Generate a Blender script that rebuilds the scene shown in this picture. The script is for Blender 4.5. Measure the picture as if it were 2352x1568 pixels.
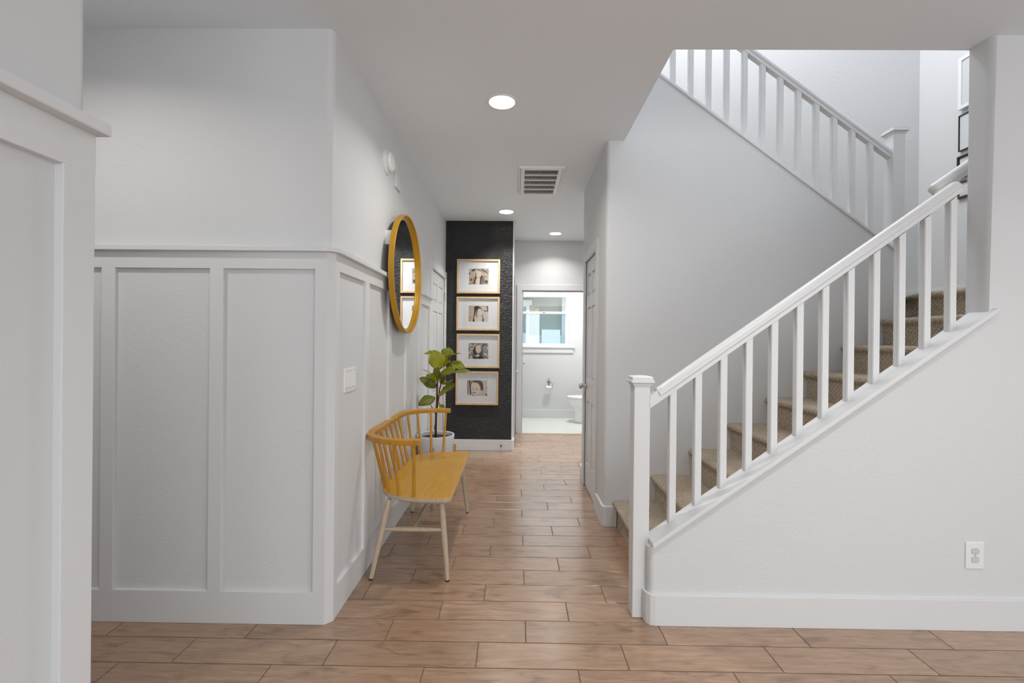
import bpy, bmesh, math, random
from mathutils import Vector, Matrix
random.seed(7)
S = bpy.context.scene
C = S.collection
for o in list(bpy.data.objects):
    bpy.data.objects.remove(o, do_unlink=True)

# ------------------------------------------------------------------ camera
cam_d = bpy.data.cameras.new('camera')
cam_d.sensor_width = 36.0
cam_d.lens = 16.0
cam_d.clip_start = 0.05
cam = bpy.data.objects.new('camera', cam_d)
C.objects.link(cam)
YAW, PITCH, ROLL = math.radians(0.569), math.radians(-0.058), math.radians(-0.541)
M3 = (Matrix.Rotation(YAW, 3, 'Z') @ Matrix.Rotation(PITCH, 3, 'X') @ Matrix.Rotation(ROLL, 3, 'Y')
      @ Matrix.Rotation(math.radians(90), 3, 'X'))
cam.matrix_world = Matrix.Translation((0, 0, 1.29)) @ M3.to_4x4()
S.camera = cam

# ------------------------------------------------------------------ world, daylight, exposure
S.view_settings.view_transform = 'Standard'
S.view_settings.look = 'None'
S.view_settings.gamma = 1.0
S.view_settings.use_curve_mapping = False
S.view_settings.exposure = 0.55
W = bpy.data.worlds.new('overcast_sky')
S.world = W
W.use_nodes = True
bg = W.node_tree.nodes['Background']
bg.inputs[0].default_value = (0.955, 0.98, 1.0, 1)
bg.inputs[1].default_value = 1.7

def area(name, loc, target, sx, sy, power, col=(1, 1, 1)):
    d = bpy.data.lights.new(name, 'AREA')
    d.shape = 'RECTANGLE'; d.size = sx; d.size_y = sy
    d.energy = power; d.color = col
    o = bpy.data.objects.new(name, d)
    C.objects.link(o)
    o.location = loc
    o.rotation_euler = (Vector(target) - Vector(loc)).to_track_quat('-Z', 'Y').to_euler()
    return o
# unseen fill light added behind the photographer, no windows built there
area('fill_behind_camera', (2.6, -4.6, 1.45), (1.0, 2.0, 1.2), 4.4, 2.3, 34, (0.95, 0.98, 1.0))
area('fill_upstairs', (1.7, 3.72, 5.35), (1.7, 3.75, 3.0), 1.8, 0.7, 46, (1.0, 1.0, 1.0))  # unseen fill light added above the stairs, no skylight built

# ------------------------------------------------------------------ materials
MATS = {}
def nodes(name):
    m = bpy.data.materials.new(name); m.use_nodes = True
    nt = m.node_tree
    b = nt.nodes['Principled BSDF']
    MATS[name] = m
    return m, nt, b
def lk(nt, a, b): nt.links.new(a, b)
def N(nt, t, **kw):
    n = nt.nodes.new(t)
    for k, v in kw.items():
        if hasattr(n, k): setattr(n, k, v)
        else: n.inputs[k].default_value = v
    return n
def rgba(c): return (c[0], c[1], c[2], 1)
def plain(name, col, rough=0.5, metal=0.0, spec=0.5, coat=0.0):
    m, nt, b = nodes(name)
    b.inputs['Base Color'].default_value = rgba(col)
    b.inputs['Roughness'].default_value = rough
    b.inputs['Metallic'].default_value = metal
    b.inputs['Specular IOR Level'].default_value = spec
    b.inputs['Coat Weight'].default_value = coat
    return m
def textured_paint(name, col, rough, scale, strength, dist=0.004, spec=0.4):
    """hand-trowelled drywall: ridged noise relief"""
    m, nt, b = nodes(name)
    b.inputs['Base Color'].default_value = rgba(col)
    b.inputs['Roughness'].default_value = rough
    b.inputs['Specular IOR Level'].default_value = spec
    tc = N(nt, 'ShaderNodeTexCoord')
    mp = N(nt, 'ShaderNodeMapping'); mp.inputs['Scale'].default_value = (1, 1, 1.7)
    lk(nt, tc.outputs['Object'], mp.inputs[0])
    n1 = N(nt, 'ShaderNodeTexNoise'); n1.inputs['Scale'].default_value = scale
    n1.inputs['Detail'].default_value = 3.0; n1.inputs['Distortion'].default_value = 1.2
    n2 = N(nt, 'ShaderNodeTexNoise'); n2.inputs['Scale'].default_value = scale * 0.22
    lk(nt, mp.outputs[0], n1.inputs['Vector']); lk(nt, mp.outputs[0], n2.inputs['Vector'])
    r1 = N(nt, 'ShaderNodeValToRGB')
    r1.color_ramp.elements[0].position = 0.42; r1.color_ramp.elements[1].position = 0.60
    lk(nt, n1.outputs['Fac'], r1.inputs[0])
    mx = N(nt, 'ShaderNodeMath', operation='MULTIPLY')
    lk(nt, r1.outputs[0], mx.inputs[0]); lk(nt, n2.outputs['Fac'], mx.inputs[1])
    bp = N(nt, 'ShaderNodeBump'); bp.inputs['Strength'].default_value = strength
    bp.inputs['Distance'].default_value = dist
    lk(nt, mx.outputs[0], bp.inputs['Height']); lk(nt, bp.outputs[0], b.inputs['Normal'])
    return m
textured_paint('wall_paint', (0.70, 0.712, 0.726), 0.55, 18, 0.16, 0.003)
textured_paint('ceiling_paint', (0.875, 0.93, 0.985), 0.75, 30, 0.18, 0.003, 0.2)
textured_paint('black_paint', (0.009, 0.009, 0.0105), 0.42, 34, 1.0, 0.006, 0.5)
plain('trim_paint', (0.735, 0.748, 0.76), 0.36, 0, 0.45)
plain('door_paint', (0.67, 0.678, 0.69), 0.33, 0, 0.5)
plain('white_plastic', (0.84, 0.845, 0.845), 0.35)
plain('porcelain', (0.86, 0.865, 0.87), 0.10, 0, 0.6, 0.3)
plain('nickel', (0.62, 0.60, 0.57), 0.22, 1.0)
plain('brushed_steel', (0.45, 0.45, 0.46), 0.38, 1.0)
plain('aged_brass', (0.42, 0.37, 0.25), 0.4, 0.9)
plain('black_rubber', (0.006, 0.006, 0.006), 0.6)
plain('grout', (0.20, 0.14, 0.10), 0.85)
plain('white_grout', (0.30, 0.35, 0.32), 0.8)
plain('hex_tile', (0.70, 0.735, 0.71), 0.30, 0, 0.5)
plain('gold_rim', (0.50, 0.265, 0.012), 0.38, 0.15, 0.5)
plain('mirror_back_shade', (0.10, 0.055, 0.03), 0.7)  # dark brown stands in for the shadow behind the mirror
plain('mirror_glass', (0.93, 0.94, 0.94), 0.015, 1.0)
plain('mat_board', (0.66, 0.675, 0.69), 0.8)
plain('soil', (0.03, 0.018, 0.01), 0.95)
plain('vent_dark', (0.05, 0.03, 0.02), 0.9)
plain('fascia_white', (0.85, 0.87, 0.88), 0.6)
plain('fence_vinyl', (0.55, 0.60, 0.61), 0.6)
plain('house_glass', (0.30, 0.40, 0.42), 0.1)
plain('frame_black', (0.010, 0.008, 0.007), 0.4)
plain('frame_brown', (0.10, 0.035, 0.012), 0.45)
plain('shaded_socket_plastic', (0.60, 0.60, 0.605), 0.4)  # white plastic greyed to carry the shade on the socket faces
plain('paper', (0.82, 0.82, 0.82), 0.9)

def wood(name, c1, c2, rough, sx=(1, 1, 1), scale=7, spec=0.4, bump=0.08):
    m, nt, b = nodes(name)
    tc = N(nt, 'ShaderNodeTexCoord')
    mp = N(nt, 'ShaderNodeMapping'); mp.inputs['Scale'].default_value = sx
    lk(nt, tc.outputs['Object'], mp.inputs[0])
    n1 = N(nt, 'ShaderNodeTexNoise'); n1.inputs['Scale'].default_value = scale
    n1.inputs['Detail'].default_value = 5; n1.inputs['Roughness'].default_value = 0.6
    lk(nt, mp.outputs[0], n1.inputs['Vector'])
    r = N(nt, 'ShaderNodeValToRGB')
    r.color_ramp.elements[0].position = 0.3; r.color_ramp.elements[0].color = rgba(c1)
    r.color_ramp.elements[1].position = 0.7; r.color_ramp.elements[1].color = rgba(c2)
    lk(nt, n1.outputs['Fac'], r.inputs[0]); lk(nt, r.outputs[0], b.inputs['Base Color'])
    b.inputs['Roughness'].default_value = rough; b.inputs['Specular IOR Level'].default_value = spec
    bp = N(nt, 'ShaderNodeBump'); bp.inputs['Strength'].default_value = bump; bp.inputs['Distance'].default_value = 0.002
    lk(nt, n1.outputs['Fac'], bp.inputs['Height']); lk(nt, bp.outputs[0], b.inputs['Normal'])
    return m
wood('yellow_seat', (0.50, 0.255, 0.022), (0.60, 0.325, 0.040), 0.36, (14, 1.6, 14), 3, 0.45)
wood('yellow_wood', (0.46, 0.215, 0.022), (0.58, 0.29, 0.040), 0.40, (9, 9, 1.5), 4, 0.4)
wood('ash_wood', (0.46, 0.365, 0.255), (0.58, 0.48, 0.36), 0.5, (22, 22, 2), 4, 0.3)
wood('stand_wood', (0.50, 0.26, 0.05), (0.62, 0.34, 0.08), 0.5, (14, 14, 2), 4, 0.3)
wood('oak_frame', (0.58, 0.39, 0.21), (0.68, 0.48, 0.28), 0.5, (6, 6, 6), 5, 0.3)
wood('bark', (0.07, 0.03, 0.018), (0.14, 0.065, 0.035), 0.8, (30, 30, 6), 4, 0.2, 0.4)
textured_paint('pot_glaze', (0.70, 0.715, 0.735), 0.6, 60, 0.1, 0.001)
textured_paint('stucco', (0.52, 0.54, 0.49), 0.9, 40, 0.4, 0.01)

# wood-look floor tile: colour drifts from tile to tile, stretched grain and smoky knots
m, nt, b = nodes('wood_tile')
tc = N(nt, 'ShaderNodeTexCoord'); oi = N(nt, 'ShaderNodeObjectInfo'); ge = N(nt, 'ShaderNodeNewGeometry')
ad = N(nt, 'ShaderNodeMath', operation='ADD'); lk(nt, oi.outputs['Random'], ad.inputs[0]); lk(nt, ge.outputs['Random Per Island'], ad.inputs[1])
ml = N(nt, 'ShaderNodeMath', operation='MULTIPLY'); ml.inputs[1].default_value = 37.0; lk(nt, ad.outputs[0], ml.inputs[0])
cx = N(nt, 'ShaderNodeCombineXYZ')
for i in range(3): lk(nt, ml.outputs[0], cx.inputs[i])
va = N(nt, 'ShaderNodeVectorMath', operation='ADD'); lk(nt, tc.outputs['Object'], va.inputs[0]); lk(nt, cx.outputs[0], va.inputs[1])
mp1 = N(nt, 'ShaderNodeMapping'); mp1.inputs['Scale'].default_value = (2.2, 16, 1); lk(nt, va.outputs[0], mp1.inputs[0])
mp2 = N(nt, 'ShaderNodeMapping'); mp2.inputs['Scale'].default_value = (3.2, 9, 1); lk(nt, va.outputs[0], mp2.inputs[0])
n1 = N(nt, 'ShaderNodeTexNoise'); n1.inputs['Scale'].default_value = 3.0; n1.inputs['Detail'].default_value = 8; n1.inputs['Roughness'].default_value = 0.62; n1.inputs['Distortion'].default_value = 0.6
n2 = N(nt, 'ShaderNodeTexNoise'); n2.inputs['Scale'].default_value = 1.3; n2.inputs['Detail'].default_value = 4; n2.inputs['Distortion'].default_value = 1.4
n3 = N(nt, 'ShaderNodeTexNoise'); n3.inputs['Scale'].default_value = 14; n3.inputs['Detail'].default_value = 6
lk(nt, mp1.outputs[0], n1.inputs['Vector']); lk(nt, mp2.outputs[0], n2.inputs['Vector']); lk(nt, mp1.outputs[0], n3.inputs['Vector'])
r1 = N(nt, 'ShaderNodeValToRGB')
r1.color_ramp.elements[0].position = 0.28; r1.color_ramp.elements[0].color = (0.275, 0.165, 0.099, 1)
r1.color_ramp.elements[1].position = 0.68; r1.color_ramp.elements[1].color = (0.425, 0.275, 0.180, 1)
lk(nt, n1.outputs['Fac'], r1.inputs[0])
r2 = N(nt, 'ShaderNodeValToRGB')
r2.color_ramp.elements[0].position = 0.30; r2.color_ramp.elements[0].color = (0.42, 0.36, 0.33, 1)
r2.color_ramp.elements[1].position = 0.46; r2.color_ramp.elements[1].color = (1, 1, 1, 1)
lk(nt, n2.outputs['Fac'], r2.inputs[0])
mm = N(nt, 'ShaderNodeMix', data_type='RGBA', blend_type='MULTIPLY'); mm.inputs[0].default_value = 0.5
lk(nt, r1.outputs[0], mm.inputs[6]); lk(nt, r2.outputs[0], mm.inputs[7])
hs = N(nt, 'ShaderNodeHueSaturation')
mr = N(nt, 'ShaderNodeMapRange'); mr.inputs[3].default_value = 0.90; mr.inputs[4].default_value = 1.10
fr = N(nt, 'ShaderNodeMath', operation='FRACT'); lk(nt, ml.outputs[0], fr.inputs[0]); lk(nt, fr.outputs[0], mr.inputs[0])
lk(nt, mr.outputs[0], hs.inputs['Value']); lk(nt, mm.outputs[2], hs.inputs['Color']); lk(nt, hs.outputs[0], b.inputs['Base Color'])
b.inputs['Roughness'].default_value = 0.26; b.inputs['Specular IOR Level'].default_value = 0.6
b.inputs['Coat Weight'].default_value = 0.7; b.inputs['Coat Roughness'].default_value = 0.24
bp = N(nt, 'ShaderNodeBump'); bp.inputs['Strength'].default_value = 0.22; bp.inputs['Distance'].default_value = 0.0015
lk(nt, n3.outputs['Fac'], bp.inputs['Height']); lk(nt, bp.outputs[0], b.inputs['Normal'])

# cut-and-loop carpet: rows of tufts
m, nt, b = nodes('carpet')
tc = N(nt, 'ShaderNodeTexCoord')
nz = N(nt, 'ShaderNodeTexNoise'); nz.inputs['Scale'].default_value = 30; lk(nt, tc.outputs['Object'], nz.inputs['Vector'])
mxv = N(nt, 'ShaderNodeMix', data_type='VECTOR'); mxv.inputs[0].default_value = 0.012
lk(nt, tc.outputs['Object'], mxv.inputs[4]); lk(nt, nz.outputs['Color'], mxv.inputs[5])
vo = N(nt, 'ShaderNodeTexVoronoi'); vo.inputs['Scale'].default_value = 130; vo.inputs['Randomness'].default_value = 0.55
lk(nt, mxv.outputs[1], vo.inputs['Vector'])
wv = N(nt, 'ShaderNodeTexWave'); wv.inputs['Scale'].default_value = 20; wv.inputs['Distortion'].default_value = 1.2
wv.bands_direction = 'DIAGONAL'; lk(nt, mxv.outputs[1], wv.inputs['Vector'])
r1 = N(nt, 'ShaderNodeValToRGB')
r1.color_ramp.elements[0].position = 0.15; r1.color_ramp.elements[0].color = (0.84, 0.72, 0.58, 1)
r1.color_ramp.elements[1].position = 0.75; r1.color_ramp.elements[1].color = (0.44, 0.355, 0.265, 1)
lk(nt, vo.outputs['Distance'], r1.inputs[0])
mm = N(nt, 'ShaderNodeMix', data_type='RGBA', blend_type='MULTIPLY'); mm.inputs[0].default_value = 0.22
lk(nt, r1.outputs[0], mm.inputs[6]); lk(nt, wv.outputs['Color'], mm.inputs[7]); lk(nt, mm.outputs[2], b.inputs['Base Color'])
b.inputs['Roughness'].default_value = 0.95; b.inputs['Specular IOR Level'].default_value = 0.1
inv = N(nt, 'ShaderNodeMath', operation='SUBTRACT'); inv.inputs[0].default_value = 1.0; lk(nt, vo.outputs['Distance'], inv.inputs[1])
bp = N(nt, 'ShaderNodeBump'); bp.inputs['Strength'].default_value = 1.0; bp.inputs['Distance'].default_value = 0.008
lk(nt, inv.outputs[0], bp.inputs['Height']); lk(nt, bp.outputs[0], b.inputs['Normal'])

# leaves: paler midrib and veins from UV
m, nt, b = nodes('leaf')
uv = N(nt, 'ShaderNodeTexCoord'); oi = N(nt, 'ShaderNodeObjectInfo')
sp = N(nt, 'ShaderNodeSeparateXYZ'); lk(nt, uv.outputs['UV'], sp.inputs[0])
ab = N(nt, 'ShaderNodeMath', operation='SUBTRACT'); ab.inputs[1].default_value = 0.5; lk(nt, sp.outputs[1], ab.inputs[0])
ab2 = N(nt, 'ShaderNodeMath', operation='ABSOLUTE'); lk(nt, ab.outputs[0], ab2.inputs[0])
vn = N(nt, 'ShaderNodeMath', operation='MULTIPLY_ADD'); vn.inputs[1].default_value = -0.9
lk(nt, ab2.outputs[0], vn.inputs[0]); lk(nt, sp.outputs[0], vn.inputs[2])
vs = N(nt, 'ShaderNodeMath', operation='MULTIPLY'); vs.inputs[1].default_value = 50.0; lk(nt, vn.outputs[0], vs.inputs[0])
vc = N(nt, 'ShaderNodeMath', operation='COSINE'); lk(nt, vs.outputs[0], vc.inputs[0])
vr = N(nt, 'ShaderNodeMapRange'); vr.inputs[1].default_value = 0.88; vr.inputs[2].default_value = 1.0; vr.inputs[4].default_value = 0.45; lk(nt, vc.outputs[0], vr.inputs[0])
mrb = N(nt, 'ShaderNodeMapRange'); mrb.inputs[1].default_value = 0.035; mrb.inputs[2].default_value = 0.0; lk(nt, ab2.outputs[0], mrb.inputs[0])
mxm = N(nt, 'ShaderNodeMath', operation='MAXIMUM'); lk(nt, vr.outputs[0], mxm.inputs[0]); lk(nt, mrb.outputs[0], mxm.inputs[1])
rr = N(nt, 'ShaderNodeValToRGB')
rr.color_ramp.elements[0].color = (0.10, 0.115, 0.005, 1); rr.color_ramp.elements[1].color = (0.30, 0.305, 0.010, 1)
lk(nt, oi.outputs['Random'], rr.inputs[0])
mm = N(nt, 'ShaderNodeMix', data_type='RGBA'); lk(nt, mxm.outputs[0], mm.inputs[0]); lk(nt, rr.outputs[0], mm.inputs[6]); mm.inputs[7].default_value = (0.30, 0.36, 0.05, 1)
sc_ = N(nt, 'ShaderNodeMath', operation='MULTIPLY'); sc_.inputs[1].default_value = 0.6; lk(nt, mxm.outputs[0], sc_.inputs[0]); lk(nt, sc_.outputs[0], mm.inputs[0])
lk(nt, mm.outputs[2], b.inputs['Base Color']); b.inputs['Roughness'].default_value = 0.42; b.inputs['Specular IOR Level'].default_value = 0.35
plain('bud', (0.55, 0.33, 0.04), 0.5)

# window glass: thin clear pane, a little tinted
def glass(name, tint, refl=0.06):
    m, nt, b = nodes(name)
    nt.nodes.remove(b)
    out = nt.nodes['Material Output']
    t = N(nt, 'ShaderNodeBsdfTransparent'); t.inputs[0].default_value = rgba(tint)
    g = N(nt, 'ShaderNodeBsdfGlossy'); g.inputs['Roughness'].default_value = 0.02
    mx = N(nt, 'ShaderNodeMixShader'); mx.inputs[0].default_value = refl
    lk(nt, t.outputs[0], mx.inputs[1]); lk(nt, g.outputs[0], mx.inputs[2]); lk(nt, mx.outputs[0], out.inputs[0])
glass('window_glass', (0.97, 0.99, 0.985))
glass('screen_glass', (0.82, 0.90, 0.94))
glass('picture_glass', (0.99, 0.99, 0.99), 0.035)
def emit(name, col, s):
    m, nt, b = nodes(name)
    b.inputs['Base Color'].default_value = rgba((0.9, 0.9, 0.9))
    b.inputs['Emission Color'].default_value = rgba(col); b.inputs['Emission Strength'].default_value = s
emit('lamp_lens', (1.0, 0.95, 0.87), 9.0)
m, nt, b = nodes('photo_print')
at = N(nt, 'ShaderNodeAttribute'); at.attribute_name = 'print'
lk(nt, at.outputs['Color'], b.inputs['Base Color']); b.inputs['Roughness'].default_value = 0.5

# ------------------------------------------------------------------ mesh helpers
def origin(o):
    v = Vector((0, 0, 0))
    while o is not None:
        v = v + o.location; o = o.parent
    return v
def link(name, me, parent=None):
    o = bpy.data.objects.new(name, me); C.objects.link(o); o.parent = parent
    return o
def obj(name, bm, mat, parent=None, smooth=False, mats=None):
    """one bmesh in world coordinates -> one mesh object"""
    bmesh.ops.recalc_face_normals(bm, faces=bm.faces[:])
    if parent is not None:
        bmesh.ops.translate(bm, verts=bm.verts[:], vec=-origin(parent))
    me = bpy.data.meshes.new(name); bm.to_mesh(me); bm.free()
    for mm_ in ([mat] if mats is None else mats): me.materials.append(MATS[mm_])
    if smooth:
        for p in me.polygons: p.use_smooth = True
    o = link(name, me, parent)
    if smooth == 'auto':
        md = o.modifiers.new('edges', 'EDGE_SPLIT'); md.split_angle = math.radians(38)
    return o
def empty(name, loc):
    o = bpy.data.objects.new(name, None); C.objects.link(o); o.location = loc; o.empty_display_size = 0.1
    return o
def tag(o, label=None, cat=None, group=None, kind=None):
    if label: o['label'] = label
    if cat: o['category'] = cat
    if group: o['group'] = group
    if kind: o['kind'] = kind
    return o
def struct(o, label=None): return tag(o, label, kind='structure')
def nb(): return bmesh.new()
def box(bm, x0, x1, y0, y1, z0, z1, bev=0.0):
    r = bmesh.ops.create_cube(bm, size=1.0)
    for v in r['verts']:
        v.co = Vector(((x0 + x1) / 2 + v.co.x * (x1 - x0), (y0 + y1) / 2 + v.co.y * (y1 - y0), (z0 + z1) / 2 + v.co.z * (z1 - z0)))
    if bev > 0:
        es = list({e for v in r['verts'] for e in v.link_edges})
        bmesh.ops.bevel(bm, geom=es, offset=bev, segments=2, affect='EDGES', profile=0.5)
    return bm
def bx(*a): return box(nb(), *a)
def prism(bm, pts, axis, a0, a1, bev=0.0):
    """polygon pts extruded along axis from a0 to a1; pts are the two other coords in order"""
    def P(p, a):
        return {'x': (a, p[0], p[1]), 'y': (p[0], a, p[1]), 'z': (p[0], p[1], a)}[axis]
    lo = [bm.verts.new(P(p, a0)) for p in pts]; hi = [bm.verts.new(P(p, a1)) for p in pts]
    n = len(pts)
    fs = [bm.faces.new(lo[::-1]), bm.faces.new(hi)]
    for i in range(n):
        fs.append(bm.faces.new((lo[i], lo[(i + 1) % n], hi[(i + 1) % n], hi[i])))
    if bev > 0:
        bmesh.ops.recalc_face_normals(bm, faces=fs)
        es = list({e for f in fs for e in f.edges})
        bmesh.ops.bevel(bm, geom=es, offset=bev, segments=2, affect='EDGES', profile=0.5)
    return bm
def fillet(pts, radii, seg=6):
    """round the corners of a 2D polygon; radii: {index: r}"""
    out = []
    n = len(pts)
    for i, p in enumerate(pts):
        r = radii.get(i, 0)
        if r <= 0: out.append(p); continue
        P = Vector(p); A = (Vector(pts[i - 1]) - P).normalized(); B = (Vector(pts[(i + 1) % n]) - P).normalized()
        ang = A.angle(B); t = r / math.tan(ang / 2)
        c = P + (A + B).normalized() * (r / math.sin(ang / 2))
        s = P + A * t - c; e = P + B * t - c
        a0 = math.atan2(s.y, s.x); a1 = math.atan2(e.y, e.x)
        d = (a1 - a0 + math.pi) % (2 * math.pi) - math.pi
        for k in range(seg + 1):
            a = a0 + d * k / seg
            out.append((c.x + r * math.cos(a), c.y + r * math.sin(a)))
    return out
def tube(bm, path, radii, seg=12, cap=True):
    """round section swept along a polyline"""
    path = [Vector(p) for p in path]
    if not hasattr(radii, '__len__'): radii = [radii] * len(path)
    rings = []
    up = None
    for i, p in enumerate(path):
        t = (path[min(i + 1, len(path) - 1)] - path[max(i - 1, 0)]).normalized()
        if up is None:
            up = Vector((0, 0, 1)) if abs(t.z) < 0.9 else Vector((1, 0, 0))
        u = (up - t * up.dot(t)).normalized(); w = t.cross(u); up = u
        rings.append([bm.verts.new(p + (u * math.cos(a) + w * math.sin(a)) * radii[i]) for a in [2 * math.pi * k / seg for k in range(seg)]])
    for a, b_ in zip(rings[:-1], rings[1:]):
        for k in range(seg):
            bm.faces.new((a[k], a[(k + 1) % seg], b_[(k + 1) % seg], b_[k]))
    if cap:
        bm.faces.new(rings[0][::-1]); bm.faces.new(rings[-1])
    return bm
def lathe(bm, prof, c, axis='z', seg=32, close=False):
    """profile [(r, h)] about an axis through c"""
    rings = []
    for r, h in prof:
        ring = []
        for k in range(seg):
            a = 2 * math.pi * k / seg; u, v = r * math.cos(a), r * math.sin(a)
            co = {'z': (u, v, h), 'x': (h, u, v), 'y': (u, h, v)}[axis]
            ring.append(bm.verts.new(Vector(co) + Vector(c)))
        rings.append(ring)
    pairs = list(zip(rings[:-1], rings[1:]))
    if close: pairs.append((rings[-1], rings[0]))
    for a, b_ in pairs:
        for k in range(seg):
            bm.faces.new((a[k], a[(k + 1) % seg], b_[(k + 1) % seg], b_[k]))
    if not close:
        if prof[0][0] > 1e-5: bm.faces.new(rings[0][::-1])
        if prof[-1][0] > 1e-5: bm.faces.new(rings[-1])
    bmesh.ops.remove_doubles(bm, verts=bm.verts[:], dist=1e-6)
    return bm
def strip(bm, path, th, z0, z1, bev=0.0, inset=0.0):
    """moulding that follows a wall: plan path (wall face) offset to its right by th"""
    P = [Vector(p) for p in path]
    def off(d):
        res = []
        for i, p in enumerate(P):
            ns = []
            if i > 0: t = (p - P[i - 1]).normalized(); ns.append(Vector((t.y, -t.x)))
            if i < len(P) - 1: t = (P[i + 1] - p).normalized(); ns.append(Vector((t.y, -t.x)))
            n = sum(ns, Vector((0, 0))).normalized()
            res.append(p + n * (d / n.dot(ns[0])))
        return res
    a, b_ = off(-inset), off(th)
    return prism(bm, [tuple(v) for v in a] + [tuple(v) for v in reversed(b_)], 'z', z0, z1, bev)
def loft(bm, rings, cap=True):
    R_ = [[bm.verts.new(v) for v in r] for r in rings]
    n = len(R_[0])
    for a, b_ in zip(R_[:-1], R_[1:]):
        for k in range(n):
            bm.faces.new((a[k], a[(k + 1) % n], b_[(k + 1) % n], b_[k]))
    if cap:
        bm.faces.new(R_[0][::-1]); bm.faces.new(R_[-1])
    return bm

# ------------------------------------------------------------------ dimensions of the place
XL = -0.843          # left wall of the hall
YF = 2.06            # far-left wall with wainscot
XR = 0.622           # right wall of the hall (closet door)
YS = 3.195           # wall behind the stairs
YK0, YK1 = 2.09, 2.20   # stair front wall
XP = 2.146           # where the front wall rises to the ceiling
YB = 5.355           # black wall
YD = 6.38            # bathroom wall
YW = 7.715           # bathroom window wall
H = 2.70
H2 = 5.40

# ------------------------------------------------------------------ floor
fl = struct(obj('floor', bx(-4.0, 6.0, -5.0, YD, -0.06, -0.003), 'grout'), 'brown wood-look tile floor running through hall and living area')
PITCH_Y, PITCH_X, GAP = 0.1540, 0.6065, 0.0040
def tile_mesh(x0, x1, y0, y1):
    bm = nb(); box(bm, x0, x1, y0, y1, -0.010, 0.0)
    es = [e for e in bm.edges if all(v.co.z > -0.001 for v in e.verts)]
    bmesh.ops.bevel(bm, geom=es, offset=0.0012, segments=1, affect='EDGES')
    bmesh.ops.recalc_face_normals(bm, faces=bm.faces[:])
    me = bpy.data.meshes.new('plank'); bm.to_mesh(me); bm.free(); me.materials.append(MATS['wood_tile'])
    return me
full = tile_mesh(-(PITCH_X - GAP) / 2, (PITCH_X - GAP) / 2, -(PITCH_Y - GAP) / 2, (PITCH_Y - GAP) / 2)
def row_joint(k): return (0.052 + 0.2022 * k) % PITCH_X
rest = nb()
n_plank = 0
for k in range(-46, 30):
    y0 = 1.947 + PITCH_Y * k; y1 = min(y0 + PITCH_Y, YD)
    if y0 < -4.99: continue
    if y1 - y0 < 0.03: continue
    ymid = (y0 + y1) / 2
    if ymid < YF + 0.02: xa, xb = -3.95, 5.95
    elif ymid < 4.32: xa, xb = XL, 0.76
    elif ymid < YB: xa, xb = XL, 1.62
    else: xa, xb = -0.035, 1.62
    j = row_joint(k) - PITCH_X * 12
    while j < xb:
        a, b_ = max(j, xa), min(j + PITCH_X, xb)
        j += PITCH_X
        if b_ - a < 0.012: continue
        seen = (ymid > 1.35 and b_ > -2.35 and a < 2.75) if ymid < YF + 0.02 else True
        if not seen:
            box(rest, a + GAP / 2, b_ - GAP / 2, y0 + GAP / 2, y1 - GAP / 2, -0.010, 0.0)
            continue
        if abs(b_ - a - PITCH_X) < 1e-6 and abs(y1 - y0 - PITCH_Y) < 1e-6:
            me = full
        else:
            w, d_ = (b_ - a - GAP) / 2, (y1 - y0 - GAP) / 2
            me = tile_mesh(-w, w, -d_, d_)
        p = link('plank', me, fl); p.location = ((a + b_) / 2, ymid, 0)
        n_plank += 1
o = obj('plank_field', rest, 'wood_tile', fl); o['kind'] = 'stuff'

bf = struct(obj('floor_bathroom', bx(-0.20, 2.0, YD, YW + 0.02, -0.06, -0.004), 'white_grout'), 'small white hexagon tile floor of the bathroom')
bm = nb()
hx = 0.0258
r = 0
y = YD + 0.004
while y < YW:
    x = -0.03 + (hx / 2 if r % 2 else 0)
    while x < 1.6:
        pts = [bm.verts.new((x + 0.0136 * math.cos(math.radians(60 * k + 30)), y + 0.0136 * math.sin(math.radians(60 * k + 30)), 0.0)) for k in range(6)]
        bm.faces.new(pts); x += hx
    y += hx * 0.866; r += 1
o = obj('hexagon_tiles', bm, 'hex_tile', bf); o['kind'] = 'stuff'
o.modifiers.new('thick', 'SOLIDIFY').thickness = 0.004
tag(obj('door_threshold', box(nb(), 0.078, 0.965, YD - 0.012, YD + 0.006, -0.004, 0.003, 0.001), 'oak_frame'), kind='structure')

# ------------------------------------------------------------------ walls
# left: far-left wall and hall wall meet at a rounded outside corner
DL0, DL1, DH = 4.475, 5.273, 2.0
bm = nb()
prism(bm, fillet([(-4.0, YF), (XL, YF), (XL, DL0), (XL - 0.15, DL0), (XL - 0.15, YF + 0.15), (-4.0, YF + 0.15)], {1: 0.032}, 8), 'z', 0, H)
box(bm, XL - 0.15, XL, DL0, DL1, DH, H)
box(bm, XL - 0.15, XL, DL1, YB + 0.12, 0, H)
wl = struct(obj('wall_left', bm, 'wall_paint', smooth='auto'), 'pale grey hall wall with board and batten wainscot')
PATH_L = [(-4.0, YF), (XL - 0.020, YF), (XL, YF + 0.020), (XL, DL0 - 0.082)]
struct(obj('baseboard_left', strip(nb(), PATH_L, 0.016, 0, 0.1465, 0.002, 0.012), 'trim_paint'), 'white baseboard around the wainscot corner')
obj('frieze_board', strip(nb(), PATH_L, 0.016, 1.606, 1.684, 0.0015, 0.012), 'trim_paint', wl)
obj('chair_rail', strip(nb(), [(-4.0, YF), (XL - 0.035, YF), (XL - 0.010, YF + 0.006), (XL, YF + 0.022), (XL, DL0 - 0.082)], 0.040, 1.683, 1.7065, 0.002, 0.012), 'trim_paint', wl)
bat = bx(-0.0315, 0.0315, -0.016, 0.004, 0.146, 1.607, 0.002)
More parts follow.
